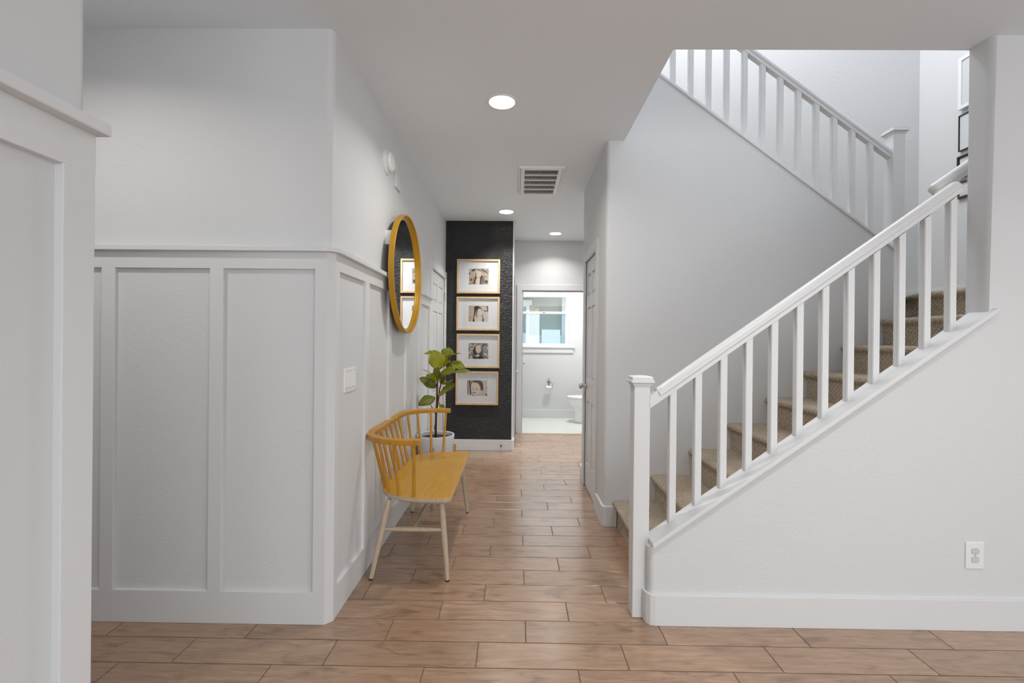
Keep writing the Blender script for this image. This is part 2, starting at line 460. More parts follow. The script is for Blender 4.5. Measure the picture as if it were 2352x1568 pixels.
bme = bpy.data.meshes.new('batten'); bmesh.ops.recalc_face_normals(bat, faces=bat.faces[:]); bat.to_mesh(bat_me := bme); bat.free(); bme.materials.append(MATS['trim_paint'])
for x in (-3.335, -2.841, -2.347, -1.853, -1.359):
    o = link('batten', bme, wl); o.location = (x, YF, 0)
for y in (2.520, 2.980, 3.440, 3.900, 4.355):
    o = link('batten', bme, wl); o.location = (XL, y, 0); o.rotation_euler = (0, 0, math.radians(90))
obj('corner_batten', strip(nb(), [(-0.912, YF), (XL - 0.020, YF), (XL, YF + 0.020), (XL, YF + 0.058)], 0.016, 0.146, 1.607, 0.0015, 0.012), 'trim_paint', wl)

# near left: end of the wall beside the photographer, same wainscot
YE = 0.884
wn = struct(obj('wall_left_front', prism(nb(), fillet([(XL, -5.0), (XL, YE), (XL - 0.12, YE), (XL - 0.12, -5.0)], {1: 0.02, 2: 0.02}, 6), 'z', 0, H), 'wall_paint', smooth='auto'), 'nearest grey wall end with thick wainscot rail at the left edge')
PN = [(XL, -5.0), (XL, YE)]
obj('frieze_board', strip(nb(), PN, 0.016, 1.606, 1.684, 0.0015, 0.012), 'trim_paint', wn)
obj('chair_rail', strip(nb(), [(XL, -5.0), (XL, YE + 0.006)], 0.042, 1.683, 1.7065, 0.003, 0.012), 'trim_paint', wn)
for y in (YE - 0.0325, YE - 0.53, YE - 1.02):
    o = link('batten', bme, wn); o.location = (XL, y, 0); o.rotation_euler = (0, 0, math.radians(90))
obj('base_board', strip(nb(), PN, 0.016, 0, 0.1465, 0.002, 0.012), 'trim_paint', wn)
# passage that leads off to the left
struct(obj('wall_passage_end', bx(-4.12, -4.0, YE - 0.12, YF + 0.15, 0, H), 'wall_paint'), 'unseen end wall of the passage to the left, closing off daylight')  # unseen wall, placed to keep outside light from the passage
struct(obj('wall_passage', bx(-4.0, XL - 0.12, YE - 0.12, YE, 0, H), 'wall_paint'), 'side wall of the passage to the left')

# black accent wall and the white side wall behind it
XB = -0.035
bm = nb()
pl = fillet([(XL - 0.15, YB), (XB, YB), (XB, 5.60), (XB - 0.13, 5.60), (XB - 0.13, YB + 0.12), (XL - 0.15, YB + 0.12)], {1: 0.022}, 6)
prism(bm, pl, 'z', 0, H)
box(bm, XB - 0.13, XB, 5.60, 6.27, DH, H); box(bm, XB - 0.13, XB, 6.27, YD, 0, H)
wb = struct(obj('wall_black', bm, None, mats=['wall_paint', 'black_paint'], smooth='auto'), 'black accent wall at the end of the hall')
for p in wb.data.polygons:
    if p.normal.y < -0.98: p.material_index = 1
struct(obj('baseboard_black', strip(nb(), [(XL + 0.004, YB), (XB - 0.016, YB), (XB - 0.004, YB + 0.005), (XB, YB + 0.016), (XB, 5.52)], 0.015, 0, 0.128, 0.002, 0.010), 'trim_paint'), 'white baseboard under the black wall')

# bathroom walls
BX0, BX1, BZ = 0.078, 0.965, 1.995
bm = nb()
box(bm, XB - 0.13, BX0, YD, YD + 0.12, 0, H); box(bm, BX1, 1.75, YD, YD + 0.12, 0, H); box(bm, BX0, BX1, YD, YD + 0.12, BZ, H)
struct(obj('wall_bathroom_front', bm, 'wall_paint'), 'white wall with the open bathroom doorway')
WX0, WX1, WZ0, WZ1 = 0.02, 0.885, 1.200, 2.26
bm = nb()
box(bm, XB - 0.13, WX0, YW, YW + 0.14, 0, H); box(bm, WX1, 2.0, YW, YW + 0.14, 0, H)
box(bm, WX0, WX1, YW, YW + 0.14, 0, WZ0); box(bm, WX0, WX1, YW, YW + 0.14, WZ1, H)
struct(obj('wall_bathroom_back', bm, 'wall_paint'), 'bright white bathroom wall around the window')
bm = nb(); box(bm, XB - 0.13, XB, YD + 0.12, YW, 0, H); box(bm, 1.75, 1.87, YD, YW, 0, H)
struct(obj('wall_bathroom_side', bm, 'wall_paint'), 'side walls of the bathroom')
struct(obj('baseboard_bathroom', bx(XB, 1.75, YW - 0.015, YW, 0, 0.135, 0.003), 'trim_paint'), 'tall white baseboard in the bathroom')

# hall right wall, with the closet doorway; continues behind the stairs
DR0, DR1 = 3.553, 4.100
bm = nb()
prism(bm, fillet([(XR, YS), (XR, DR0), (XR + 0.11, DR0), (XR + 0.11, YS + 0.115), (0.742, YS + 0.115), (0.742, YS)], {0: 0.030}, 8), 'z', 0, H)
box(bm, XR, XR + 0.11, DR0, DR1, DH, H)
prism(bm, fillet([(XR, DR1), (XR, 4.30), (1.75, 4.30), (1.75, 4.20), (XR + 0.11, 4.20), (XR + 0.11, DR1)], {1: 0.022}, 6), 'z', 0, H)
struct(obj('wall_right', bm, 'wall_paint', smooth='auto'), 'pale wall holding the closet door beside the stairs')
CAPZ = lambda x: 3.1655 - 0.735 * (x - 0.9908)      # sloping cap of the upper flight
xs = [0.742, 2.665]
struct(obj('wall_stair', prism(nb(), [(0.742, 0), (2.665, 0), (2.665, CAPZ(2.665) - 0.02), (0.742, CAPZ(0.742) - 0.02)], 'y', YS, YS + 0.115), 'wall_paint'), 'grey wall behind the stairs with sloping top')
GY0, GY1, GZ = 4.62, 6.12, 2.08
bm = nb(); box(bm, 1.62, 1.75, 4.30, GY0, 0, H); box(bm, 1.62, 1.75, GY1, YD, 0, H); box(bm, 1.62, 1.75, GY0, GY1, GZ, H)
gd = struct(obj('door_5', bx(1.66, 1.70, GY0, GY0 + 0.06, 0, GZ), 'white_plastic'), 'unseen glazed side door added to let daylight into the vestibule')  # unseen door, added so sky light reaches the far hall floor
for y0_, y1_ in ((GY0 + 0.06, GY1 - 0.06),):
    obj('rail', bx(1.66, 1.70, y0_, y1_, 0, 0.10), 'white_plastic', gd); obj('rail', bx(1.66, 1.70, y0_, y1_, GZ - 0.06, GZ), 'white_plastic', gd)
obj('stile', bx(1.66, 1.70, GY1 - 0.06, GY1, 0, GZ), 'white_plastic', gd); obj('stile', bx(1.66, 1.70, (GY0 + GY1) / 2 - 0.03, (GY0 + GY1) / 2 + 0.03, 0.10, GZ - 0.06), 'white_plastic', gd)
for y0_ in (GY0 + 0.06, (GY0 + GY1) / 2 + 0.03):
    obj('pane', bx(1.678, 1.682, y0_, y0_ + (GY1 - GY0) / 2 - 0.09, 0.10, GZ - 0.06), 'window_glass', gd)
struct(obj('wall_vestibule', bm, 'wall_paint'), 'side wall outside the bathroom')
struct(obj('baseboard_right', strip(nb(), [(0.71, YS), (XR + 0.016, YS), (XR + 0.005, YS + 0.004), (XR, YS + 0.016), (XR, DR0 - 0.085)][::-1], 0.015, 0, 0.140, 0.002, 0.010), 'trim_paint'), 'white baseboard at the foot of the stairs')
struct(obj('baseboard_vestibule', strip(nb(), [(XR, DR1 + 0.085), (XR, 4.284), (XR + 0.005, 4.296), (XR + 0.016, 4.30), (1.62, 4.30)][::-1], 0.015, 0, 0.140, 0.002, 0.010), 'trim_paint'), 'short white baseboard past the closet door')

# stair front wall: low sloping part, then full height with a rounded edge
KCAP = lambda x: 0.372 + 0.705 * (x - 0.625)
bm = prism(nb(), [(0.615, 0), (6.0, 0), (6.0, H), (XP, H), (XP, KCAP(XP) - 0.02), (0.615, KCAP(0.615) - 0.02)], 'y', YK0, YK1)
bmesh.ops.recalc_face_normals(bm, faces=bm.faces[:])
def vertical_edges(x, y):
    return [e for e in bm.edges if all(abs(v.co.x - x) < 1e-4 and abs(v.co.y - y) < 1e-4 for v in e.verts)]
bmesh.ops.bevel(bm, geom=vertical_edges(0.615, YK0) + vertical_edges(XP, YK0), offset=0.028, segments=8, affect='EDGES', profile=0.5)
bmesh.ops.bevel(bm, geom=vertical_edges(XP, YK1), offset=0.012, segments=4, affect='EDGES', profile=0.5)
struct(obj('wall_stair_front', bm, 'wall_paint', smooth='auto'), 'white wall under the stair railing, full height at the right')
struct(obj('baseboard_stair_front', strip(nb(), [(0.615, YK1), (0.615, YK0 + 0.030), (0.619, YK0 + 0.015), (0.629, YK0 + 0.004), (0.645, YK0), (6.0, YK0)], 0.015, 0, 0.140, 0.002, 0.010), 'trim_paint'), 'tall white baseboard along the stair front wall')

# stairwell shell above and beside
XS = 3.62
bm = nb()
box(bm, XS, XS + 0.12, YK1, 4.27, 0, H2)
struct(obj('wall_stairwell_right', bm, 'wall_paint'), 'white stairwell wall hung with pictures')
bm = nb()
box(bm, -1.0, XS + 0.12, 4.15, 4.20, H + 0.27, H2); box(bm, 1.75, XS + 0.12, 4.15, 4.29, 0, H + 0.27); box(bm, 0.742, 1.75, 4.15, 4.20, 0, H + 0.27)
struct(obj('wall_stairwell_back', bm, 'wall_paint'), 'bright white back wall of the upper stairs')
struct(obj('wall_stairwell_near', bx(-1.0, XS + 0.12, YK0, YK1, H + 0.27, H2), 'wall_paint'), 'upper stairwell wall over the front wall')
struct(obj('wall_stairwell_left', bx(-1.12, -1.0, YK0, 4.29, H + 0.27, H2), 'wall_paint'), 'upstairs hall end wall')
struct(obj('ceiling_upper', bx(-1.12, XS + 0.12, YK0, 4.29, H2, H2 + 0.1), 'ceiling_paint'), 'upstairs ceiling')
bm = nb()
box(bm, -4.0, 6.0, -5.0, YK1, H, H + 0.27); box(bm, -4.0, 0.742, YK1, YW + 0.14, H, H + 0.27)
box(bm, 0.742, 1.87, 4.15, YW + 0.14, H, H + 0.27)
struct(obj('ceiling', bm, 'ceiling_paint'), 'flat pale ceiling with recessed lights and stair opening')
# unseen living room walls, cut to length to shape the incoming light
struct(obj('wall_back', bx(-4.0, 0.4, -5.12, -5.0, 0, H), 'wall_paint'), 'unseen partial back wall of the living room, blocking daylight')
struct(obj('wall_living_right', bx(6.0, 6.12, -2.2, YK0, 0, H), 'wall_paint'), 'unseen partial right wall of the living room, blocking daylight')

# ------------------------------------------------------------------ six-panel doors (structure)
def sixpanel(name, o3, u, n, w, h, knob_u, hinge_u, label, th=0.035, both=False, knob_z=0.90, casing=0.080, gap=0.003, hinges=True):
    """o3: wall-face point at floor, u along the wall, n out of the wall"""
    O, U_, N_ = Vector(o3), Vector(u), Vector(n)
    T = Matrix((( U_.x, N_.x, 0, O.x), (U_.y, N_.y, 0, O.y), (0, 0, 1, O.z), (0, 0, 0, 1)))
    def put(nm, bm_, mat, parent=None, smooth=False):
        bmesh.ops.transform(bm_, matrix=T, verts=bm_.verts[:]); return obj(nm, bm_, mat, parent, smooth)
    st, mu = 0.14 * w + 0.008, 0.12 * w
    zs = [(0.115 * h, 0.385 * h), (0.485 * h, 0.795 * h), (0.845 * h, 0.938 * h)]
    cols = [(st, (w - mu) / 2), ((w + mu) / 2, w - st)]
    front = -0.004
    bm = nb(); box(bm, gap, w - gap, front - th, front - 0.009, 0.008, h - gap)
    fr_ = [(gap, st, 0.008, h - gap), (w - st, w - gap, 0.008, h - gap), (cols[0][1], cols[1][0], 0.008, h - gap)]
    zz = [0.008] + [z for p in zs for z in p] + [h - gap]
    for i in range(0, len(zz), 2):
        for c in cols: fr_.append((c[0], c[1], zz[i], zz[i + 1]))
    for a, b_, c, d in fr_: box(bm, a, b_, front - 0.010, front, c, d)
    bmesh.ops.remove_doubles(bm, verts=bm.verts[:], dist=1e-5)
    D = struct(put(name, bm, 'door_paint'), label)
    for c in cols:
        for z in zs:
            a, b_, c0, c1 = c[0] + 0.010, c[1] - 0.010, z[0] + 0.010, z[1] - 0.010
            e = 0.016
            bm = loft(nb(), [[(a, front - 0.011, c0), (b_, front - 0.011, c0), (b_, front - 0.011, c1), (a, front - 0.011, c1)],
                             [(a, front - 0.008, c0), (b_, front - 0.008, c0), (b_, front - 0.008, c1), (a, front - 0.008, c1)],
                             [(a + e, front - 0.001, c0 + e), (b_ - e, front - 0.001, c0 + e), (b_ - e, front - 0.001, c1 - e), (a + e, front - 0.001, c1 - e)]])
            put('panel', bm, 'door_paint', D)
    if casing:
        put('casing', bx(-casing, -0.006, -0.004, 0.016, 0, h + 0.006, 0.003), 'trim_paint', D)
        put('casing', bx(w + 0.006, w + casing, -0.004, 0.016, 0, h + 0.006, 0.003), 'trim_paint', D)
        put('casing', bx(-casing, w + casing, -0.004, 0.016, h + 0.006, h + 0.006 + casing, 0.003), 'trim_paint', D)
        bm = nb(); box(bm, -0.006, 0.0, -0.10, 0.004, 0, h + 0.006); box(bm, w, w + 0.006, -0.10, 0.004, 0, h + 0.006); box(bm, -0.006, w + 0.006, -0.10, 0.004, h, h + 0.006)
        put('jamb', bm, 'trim_paint', D)
    if hinges:
        for z in (0.10 * h, 0.50 * h, 0.90 * h):
            bm = tube(nb(), [(hinge_u, 0.006, z - 0.045), (hinge_u, 0.006, z + 0.045)], 0.007, 10)
            box(bm, hinge_u - 0.016, hinge_u + 0.016, front, 0.0015, z - 0.044, z + 0.044)
            put('hinge', bm, 'brushed_steel', D)
    for sgn in ((1, -1) if both else (1,)):
        y_ = front if sgn > 0 else front - th
        prof = [(0.030, 0), (0.030, 0.004), (0.026, 0.008), (0.011, 0.011), (0.010, 0.030), (0.013, 0.034), (0.025, 0.042), (0.0285, 0.053), (0.026, 0.063), (0.014, 0.069), (0.0, 0.070)]
        bm = lathe(nb(), [(r_, y_ + sgn * h_) for r_, h_ in prof], (knob_u, 0, knob_z), 'y', 20)
        put('door_knob', bm, 'nickel', D, True)
    return D
sixpanel('door_1', (XL, DL0, 0), (0, 1, 0), (1, 0, 0), DL1 - DL0, DH, 0.07, DL1 - DL0 + 0.001, 'six-panel door in the left wall beside the black wall')
sixpanel('door_2', (XR, DR1, 0), (0, -1, 0), (-1, 0, 0), DR1 - DR0, DH, 0.065, DR1 - DR0 + 0.001, 'narrow six-panel closet door beside the stairs')
sixpanel('door_3', (XB, 5.60, 0), (0, 1, 0), (1, 0, 0), 0.67, DH, 0.60, -0.001, 'door seen edge-on just before the bathroom', knob_z=0.875, casing=0.075)
# bathroom door, swung fully open into the room
sixpanel('door_4', (0.079, YD + 0.135, 0.0), (0, 1, 0), (1, 0, 0), 0.86, BZ, 0.795, 0.0, 'bathroom door swung open against its left jamb', casing=0, hinges=False, both=False, knob_z=0.94)
bm = nb()
box(bm, BX0 - 0.076, BX0 - 0.004, YD - 0.016, YD + 0.004, 0, BZ + 0.006, 0.003)
box(bm, BX1 + 0.004, BX1 + 0.08, YD - 0.016, YD + 0.004, 0, BZ + 0.006, 0.003)
box(bm, BX0 - 0.076, BX1 + 0.08, YD - 0.016, YD + 0.004, BZ + 0.006, BZ + 0.086, 0.003)
t1 = struct(obj('trim_1', bm, 'trim_paint'), 'white casing around the bathroom doorway')
bm = nb(); box(bm, BX0 - 0.008, BX0, YD - 0.004, YD + 0.122, 0, BZ + 0.006); box(bm, BX1, BX1 + 0.008, YD - 0.004, YD + 0.122, 0, BZ); box(bm, BX0 - 0.008, BX1 + 0.008, YD - 0.004, YD + 0.122, BZ, BZ + 0.008)
box(bm, BX0, BX0 + 0.010, YD + 0.03, YD + 0.07, 0, BZ); box(bm, BX0, BX1, YD + 0.03, YD + 0.07, BZ - 0.010, BZ)
obj('jamb', bm, 'trim_paint', t1)
for z in (0.36, 1.06, 1.765):
    bm = tube(nb(), [(BX0 + 0.002, YD + 0.126, z - 0.045), (BX0 + 0.002, YD + 0.126, z + 0.045)], 0.007, 8)
    box(bm, BX0 - 0.001, BX0 + 0.003, YD + 0.078, YD + 0.12, z - 0.045, z + 0.045)
    obj('hinge', bm, 'brushed_steel', t1)

# ------------------------------------------------------------------ staircase with carpet
X1, RUN, RISE = 0.683, 0.2625, 0.1835
st = empty('staircase', (X1, (YK1 + YS) / 2, 0))
tag(st, 'beige carpeted stairs climbing to the right behind the white railing', 'stairs')
def step_profile(x0, z1, x2, r=0.021, zb=None):
    zb = z1 - RISE if zb is None else zb
    pts = [(x0 + 0.032, zb), (x0 + 0.032, z1 - 2 * r - 0.012), (x0 + 0.022, z1 - 2 * r - 0.002)]
    for k in range(9):
        a = math.radians(-90 - 22.5 * k)
        pts.append((x0 + r + r * math.cos(a), z1 - r + r * math.sin(a)))
    pts += [(x2 + 0.034, z1), (x2 + 0.034, zb)]
    return pts
for k in range(9):
    x0 = X1 + RUN * k; z1 = 0.182 + RISE * k
    x2 = x0 + RUN if k < 8 else XS - 0.040
    bm = prism(nb(), step_profile(x0, z1, x2, zb=(0.0 if k == 0 else None)), 'y', YK1 + 0.002, (YS - 0.002) if k < 8 else 4.148)
    obj('step' if k < 8 else 'landing', bm, 'carpet', st)
# upper flight, climbing back to the left behind the sloping wall
st2 = empty('upper_stairs', (2.60, 3.73, 0))
tag(st2, 'upper carpeted stairs climbing left behind the sloping wall', 'stairs')
for k in range(7):
    x0 = 2.62 - RUN * k; z1 = 1.650 + RISE * (k + 1)
    bm = prism(nb(), [(-px_ + 2 * x0, pz_) for px_, pz_ in step_profile(x0, z1, x0 + RUN)], 'y', YS + 0.117, 4.148)
    obj('step', bm, 'carpet', st2)
LZ = 0.182 + RISE * 8
bm = nb(); box(bm, XS - 0.014, XS, YK1, 4.15, LZ, LZ + 0.125, 0.003); box(bm, 2.70, XS - 0.014, 4.136, 4.15, LZ, LZ + 0.125, 0.003)
struct(obj('baseboard_landing', bm, 'trim_paint'), 'white baseboard of the stair landing')

# ------------------------------------------------------------------ railings
def rail_section(w=0.058, h=0.058):
    """bread-loaf rail section (y, z) with a fillet groove under the round top"""
    p = []
    for k in range(11):
        a = math.pi * k / 10
        p.append((w / 2 * math.cos(a), h - 0.026 + 0.026 * math.sin(a)))
    p += [(-w / 2, h - 0.034), (-w / 2 + 0.009, h - 0.040), (-w / 2 + 0.009, 0.0), (w / 2 - 0.009, 0.0), (w / 2 - 0.009, h - 0.040), (w / 2, h - 0.034)]
    return p
def sweep_rail(a, b_, roundend=False, w=0.058, h=0.058):
    """rail from a to b in an XZ plane; rounded nose at b when asked"""
    a, b_ = Vector(a), Vector(b_)
    d = (b_ - a).normalized(); up = Vector((-d.z, 0, d.x)) if d.x > 0 else Vector((d.z, 0, -d.x))
    sec = rail_section(w, h)
    rings = []
    stops = [(0, 1.0)]
    L = (b_ - a).length
    if roundend:
        for k in range(7):
            t = math.pi / 2 * k / 6
            stops.append((L - w / 2 + w / 2 * math.sin(t), max(0.05, math.cos(t))))
    else: stops.append((L, 1.0))
    for s_, sc in stops:
        rings.append([a + d * s_ + Vector((0, y_ * sc, 0)) + up * (h / 2 + (z_ - h / 2) * (0.35 + 0.65 * sc)) for y_, z_ in sec])
    return loft(nb(), rings)
def newel(parent, x, y, w, z0, ztop):
    P_ = obj('newel_post', bx(x - w / 2, x + w / 2, y - w / 2, y + w / 2, z0, ztop - 0.030, 0.004), 'trim_paint', parent)
    bm = nb()
    box(bm, x - w / 2 - 0.006, x + w / 2 + 0.006, y - w / 2 - 0.006, y + w / 2 + 0.006, ztop - 0.046, ztop - 0.034, 0.003)
    box(bm, x - w / 2 - 0.017, x + w / 2 + 0.017, y - w / 2 - 0.017, y + w / 2 + 0.017, ztop - 0.034, ztop - 0.020, 0.005)
    e = 0.010
    c0, c1 = w / 2 + 0.010, w / 2 + 0.002
    loft(bm, [[(x + sx * c, y + sy * c, z) for sx, sy in ((-1, -1), (1, -1), (1, 1), (-1, 1))] for c, z in ((c0, ztop - 0.020), (c0, ztop - 0.006), (c1, ztop - 0.002), (0.008, ztop + 0.002))])
    obj('post_cap', bm, 'trim_paint', P_)
    return P_
RY = 2.155
rl = empty('stair_railing', (0.591, RY + 0.018, 0))
tag(rl, 'near white stair railing with square newel post on the floor', 'railing')
newel(rl, 0.591, RY + 0.018, 0.076, 0, 1.132)
SL = 0.712
hz = lambda x: 0.983 + SL * (x - 0.632)            # underside of handrail
ang = math.atan(SL)
obj('handrail', sweep_rail((0.690, RY, hz(0.690)), (2.085, RY, hz(2.085)), True), 'trim_paint', rl, 'auto')
obj('rail_end_block', prism(nb(), [(0.626, hz(0.626)), (0.700, hz(0.700)), (0.678, hz(0.678) + 0.066), (0.626, hz(0.626) + 0.060)], 'y', RY - 0.022, RY + 0.022, 0.002), 'trim_paint', rl)
# sloping cap board with small moulding beneath
bm = prism(nb(), [(0.628, KCAP(0.628) - 0.022), (XP + 0.022, KCAP(XP + 0.022) - 0.022), (XP + 0.022, KCAP(XP + 0.022)), (0.628, KCAP(0.628))], 'y', YK0 - 0.022, YK1 - 0.012, 0.003)
obj('cap_board', bm, 'trim_paint', rl)
def baluster_mesh(w, zb, zt, sl):
    bm = nb(); h_ = w / 2
    vs = []
    for z_fn in (lambda x: zb + sl * x, lambda x: zt + sl * x):
        vs.append([bm.verts.new((sx * h_, sy * h_, z_fn(sx * h_))) for sx, sy in ((-1, -1), (1, -1), (1, 1), (-1, 1))])
    bm.faces.new(vs[0][::-1]); bm.faces.new(vs[1])
    for k in range(4): bm.faces.new((vs[0][k], vs[0][(k + 1) % 4], vs[1][(k + 1) % 4], vs[1][k]))
    es = [e for e in bm.edges if abs(e.verts[0].co.z - e.verts[1].co.z) > 0.1]
    bmesh.ops.bevel(bm, geom=es, offset=0.0025, segments=2, affect='EDGES')
    bmesh.ops.recalc_face_normals(bm, faces=bm.faces[:])
    me = bpy.data.meshes.new('baluster'); bm.to_mesh(me); bm.free(); me.materials.append(MATS['trim_paint'])
    return me
BW = 0.0325
for k in range(12):
    x = 0.7375 + k * 0.1176
    zb = KCAP(x)
    if k == 0: bal = baluster_mesh(BW, 0.0, hz(x) - zb + 0.004, SL)
    o = link('baluster', bal, rl); o.location = Vector((x, RY, zb - 0.002)) - origin(rl)
# upper railing
UY = 3.245
ru = empty('upper_stair_railing', (2.66, UY, CAPZ(2.66)))
tag(ru, 'upper white stair railing descending right to its newel post', 'railing')
newel(ru, 2.660, UY, 0.082, LZ, 2.812)
uz = lambda x: 2.683 - 0.728 * (x - 2.594) - 0.062
obj('handrail', sweep_rail((0.80, UY, uz(0.80)), (2.622, UY, uz(2.622))), 'trim_paint', ru, 'auto')
obj('cap_board', prism(nb(), [(0.75, CAPZ(0.75) - 0.022), (2.655, CAPZ(2.655) - 0.022), (2.655, CAPZ(2.655)), (0.75, CAPZ(0.75))], 'y', YS - 0.014, YS + 0.128, 0.003), 'trim_paint', ru)
for k in range(14):
    x = 2.484 - k * 0.1267
    zb = CAPZ(x)
    if k == 0: bal2 = baluster_mesh(0.034, 0.0, uz(x) - zb + 0.008, -0.73)
    o = link('baluster', bal2, ru); o.location = Vector((x, UY, zb - 0.002)) - origin(ru)
# handrail that carries on along the back of the front wall
wr = empty('wall_handrail', (2.10, 2.285, 2.02))
tag(wr, 'short white handrail fixed to the wall beyond the near railing end', 'handrail')
wz = lambda x: 2.035 + 0.70 * (x - 2.08)
obj('rail', sweep_rail((3.05, 2.285, wz(3.05)), (2.07, 2.285, wz(2.07)), True), 'trim_paint', wr, 'auto')
for x in (2.24, 2.90):
    obj('bracket', tube(nb(), [(x, 2.198, wz(x) - 0.07), (x, 2.25, wz(x) - 0.07), (x, 2.285, wz(x) - 0.035), (x, 2.285, wz(x) + 0.002)], 0.008, 10), 'trim_paint', wr, True)

# ------------------------------------------------------------------ bench
YC, ZS = 2.925, 0.4515
be = empty('spindle_bench', (-0.57, YC, 0))
tag(be, 'mustard yellow spindle-back bench with pale wooden legs against the wainscot', 'bench')
def bench_outline(grow=0.0):
    front, rear, half = -0.342 + grow, -0.758 - grow, 0.508 + grow
    pts = []
    def arc(cx_, cy_, rx, ry, a0, a1, n):
        for k in range(n + 1):
            a = math.radians(a0 + (a1 - a0) * k / n)
            pts.append((cx_ + rx * math.cos(a), cy_ + ry * math.sin(a)))
    arc(front - 0.035, YC - half + 0.030, 0.035, 0.030, 0, -90, 5)        # near front corner
    arc(rear + 0.28, YC - half + 0.20, 0.28, 0.20, -90, -180, 12)         # near rear sweep
    arc(rear + 0.28, YC + half - 0.20, 0.28, 0.20, 180, 90, 12)
    arc(front - 0.035, YC + half - 0.030, 0.035, 0.030, 90, 0, 5)
    return pts
o0, o1, o2 = bench_outline(-0.004), bench_outline(0.0), bench_outline(-0.022)
seat = loft(nb(), [[(x, y, ZS - 0.040) for x, y in o2], [(x, y, ZS - 0.027) for x, y in bench_outline(-0.003)], [(x, y, ZS - 0.022) for x, y in o1], [(x, y, ZS - 0.004) for x, y in o1], [(x, y, ZS) for x, y in o0]])
so = obj('seat', seat, 'yellow_seat', be, False)
so.data.materials.append(MATS['ash_wood'])
for p in so.data.polygons:
    if p.normal.z < 0.3: p.material_index = 1
# bow rail: flat band sweeping round the back
bow = []
RB = -0.826
def bow_pts(n=10):
    pts = [(-0.500, YC - 0.541)]
    for k in range(n + 1):
        a = math.radians(-90 - 90 * k / n); pts.append((RB + 0.245 + 0.245 * math.cos(a), YC - 0.545 + 0.235 + 0.235 * math.sin(a)))
    for k in range(n + 1):
        a = math.radians(180 - 90 * k / n); pts.append((RB + 0.245 + 0.245 * math.cos(a), YC + 0.545 - 0.235 + 0.235 * math.sin(a)))
    pts.append((-0.500, YC + 0.541))
    return pts
bp_ = [Vector(p) for p in bow_pts()]
rings = []
for i, p in enumerate(bp_):
    t = (bp_[min(i + 1, len(bp_) - 1)] - bp_[max(i - 1, 0)]).normalized(); n_ = Vector((t.y, -t.x))
    hw = 0.0185
    sec = [(-hw, 0.740), (hw, 0.740), (hw + 0.002, 0.745), (hw + 0.002, 0.765), (hw - 0.002, 0.770), (-hw + 0.002, 0.770), (-hw - 0.002, 0.765), (-hw - 0.002, 0.745)]
    rings.append([(p.x + n_.x * d_, p.y + n_.y * d_, z_) for d_, z_ in sec])
obj('bow_rail', loft(nb(), rings), 'yellow_wood', be, 'auto')
tops = [(-0.533, -0.541), (-0.645, -0.525), (-0.738, -0.478), (-0.792, -0.405)]
bots = [(-0.543, -0.488), (-0.629, -0.466), (-0.695, -0.420), (-0.738, -0.346)]
sp_ = [((t_[0], YC + t_[1]), (b_[0], YC + b_[1])) for t_, b_ in zip(tops, bots)]
sp_ += [((t_[0], YC - t_[1]), (b_[0], YC - b_[1])) for t_, b_ in zip(tops, bots)]
for k in range(5):
    dy = -0.208 + 0.104 * k
    sp_.append(((-0.822 + 0.012, YC + dy + 0.01), (-0.745, YC + dy * 0.98 + 0.02)))
for t_, b_ in sp_:
    a, c = Vector((b_[0], b_[1], ZS - 0.004)), Vector((t_[0], t_[1], 0.746))
    obj('spindle', tube(nb(), [a, a.lerp(c, 0.4), c], [0.0098, 0.0095, 0.0082], 12), 'yellow_wood', be, 'auto')
feet = []
for sx, ft, tp in ((1, (-0.357, 0.490), (-0.402, 0.440)), (-1, (-0.772, 0.485), (-0.690, 0.438))):
    for sy in (-1, 1):
        A = Vector((tp[0], YC + sy * tp[1], ZS - 0.034)); B = Vector((ft[0], YC + sy * ft[1], 0.0))
        rr_ = [0.0125, 0.0155, 0.0165, 0.0150, 0.0112]
        ps = [A.lerp(B, t) for t in (0, 0.16, 0.36, 0.66, 0.982)]
        lg = obj('leg', tube(nb(), ps, rr_, 16), 'ash_wood', be, 'auto')
        obj('foot_cap', tube(nb(), [A.lerp(B, 0.975), Vector((B.x, B.y, 0.0))], [0.0112, 0.0100], 14), 'black_rubber', lg, 'auto')
        feet.append((A, B))
def on_leg(i, z): A, B = feet[i]; return A.lerp(B, (A.z - z) / (A.z - B.z))
for a_, b2 in ((0, 2), (1, 3)):
    p, q = on_leg(a_, 0.262), on_leg(b2, 0.262)
    obj('side_stretcher', tube(nb(), [p, p.lerp(q, .25), p.lerp(q, .5), p.lerp(q, .75), q], [0.0085, 0.0115, 0.0130, 0.0115, 0.0085], 14), 'ash_wood', be, 'auto')
p = (on_leg(0, .262) + on_leg(2, .262)) / 2; q = (on_leg(1, .262) + on_leg(3, .262)) / 2
obj('long_stretcher', tube(nb(), [p, p.lerp(q, .3), p.lerp(q, .7), q], [0.0085, 0.0115, 0.0115, 0.0085], 14), 'ash_wood', be, 'auto')

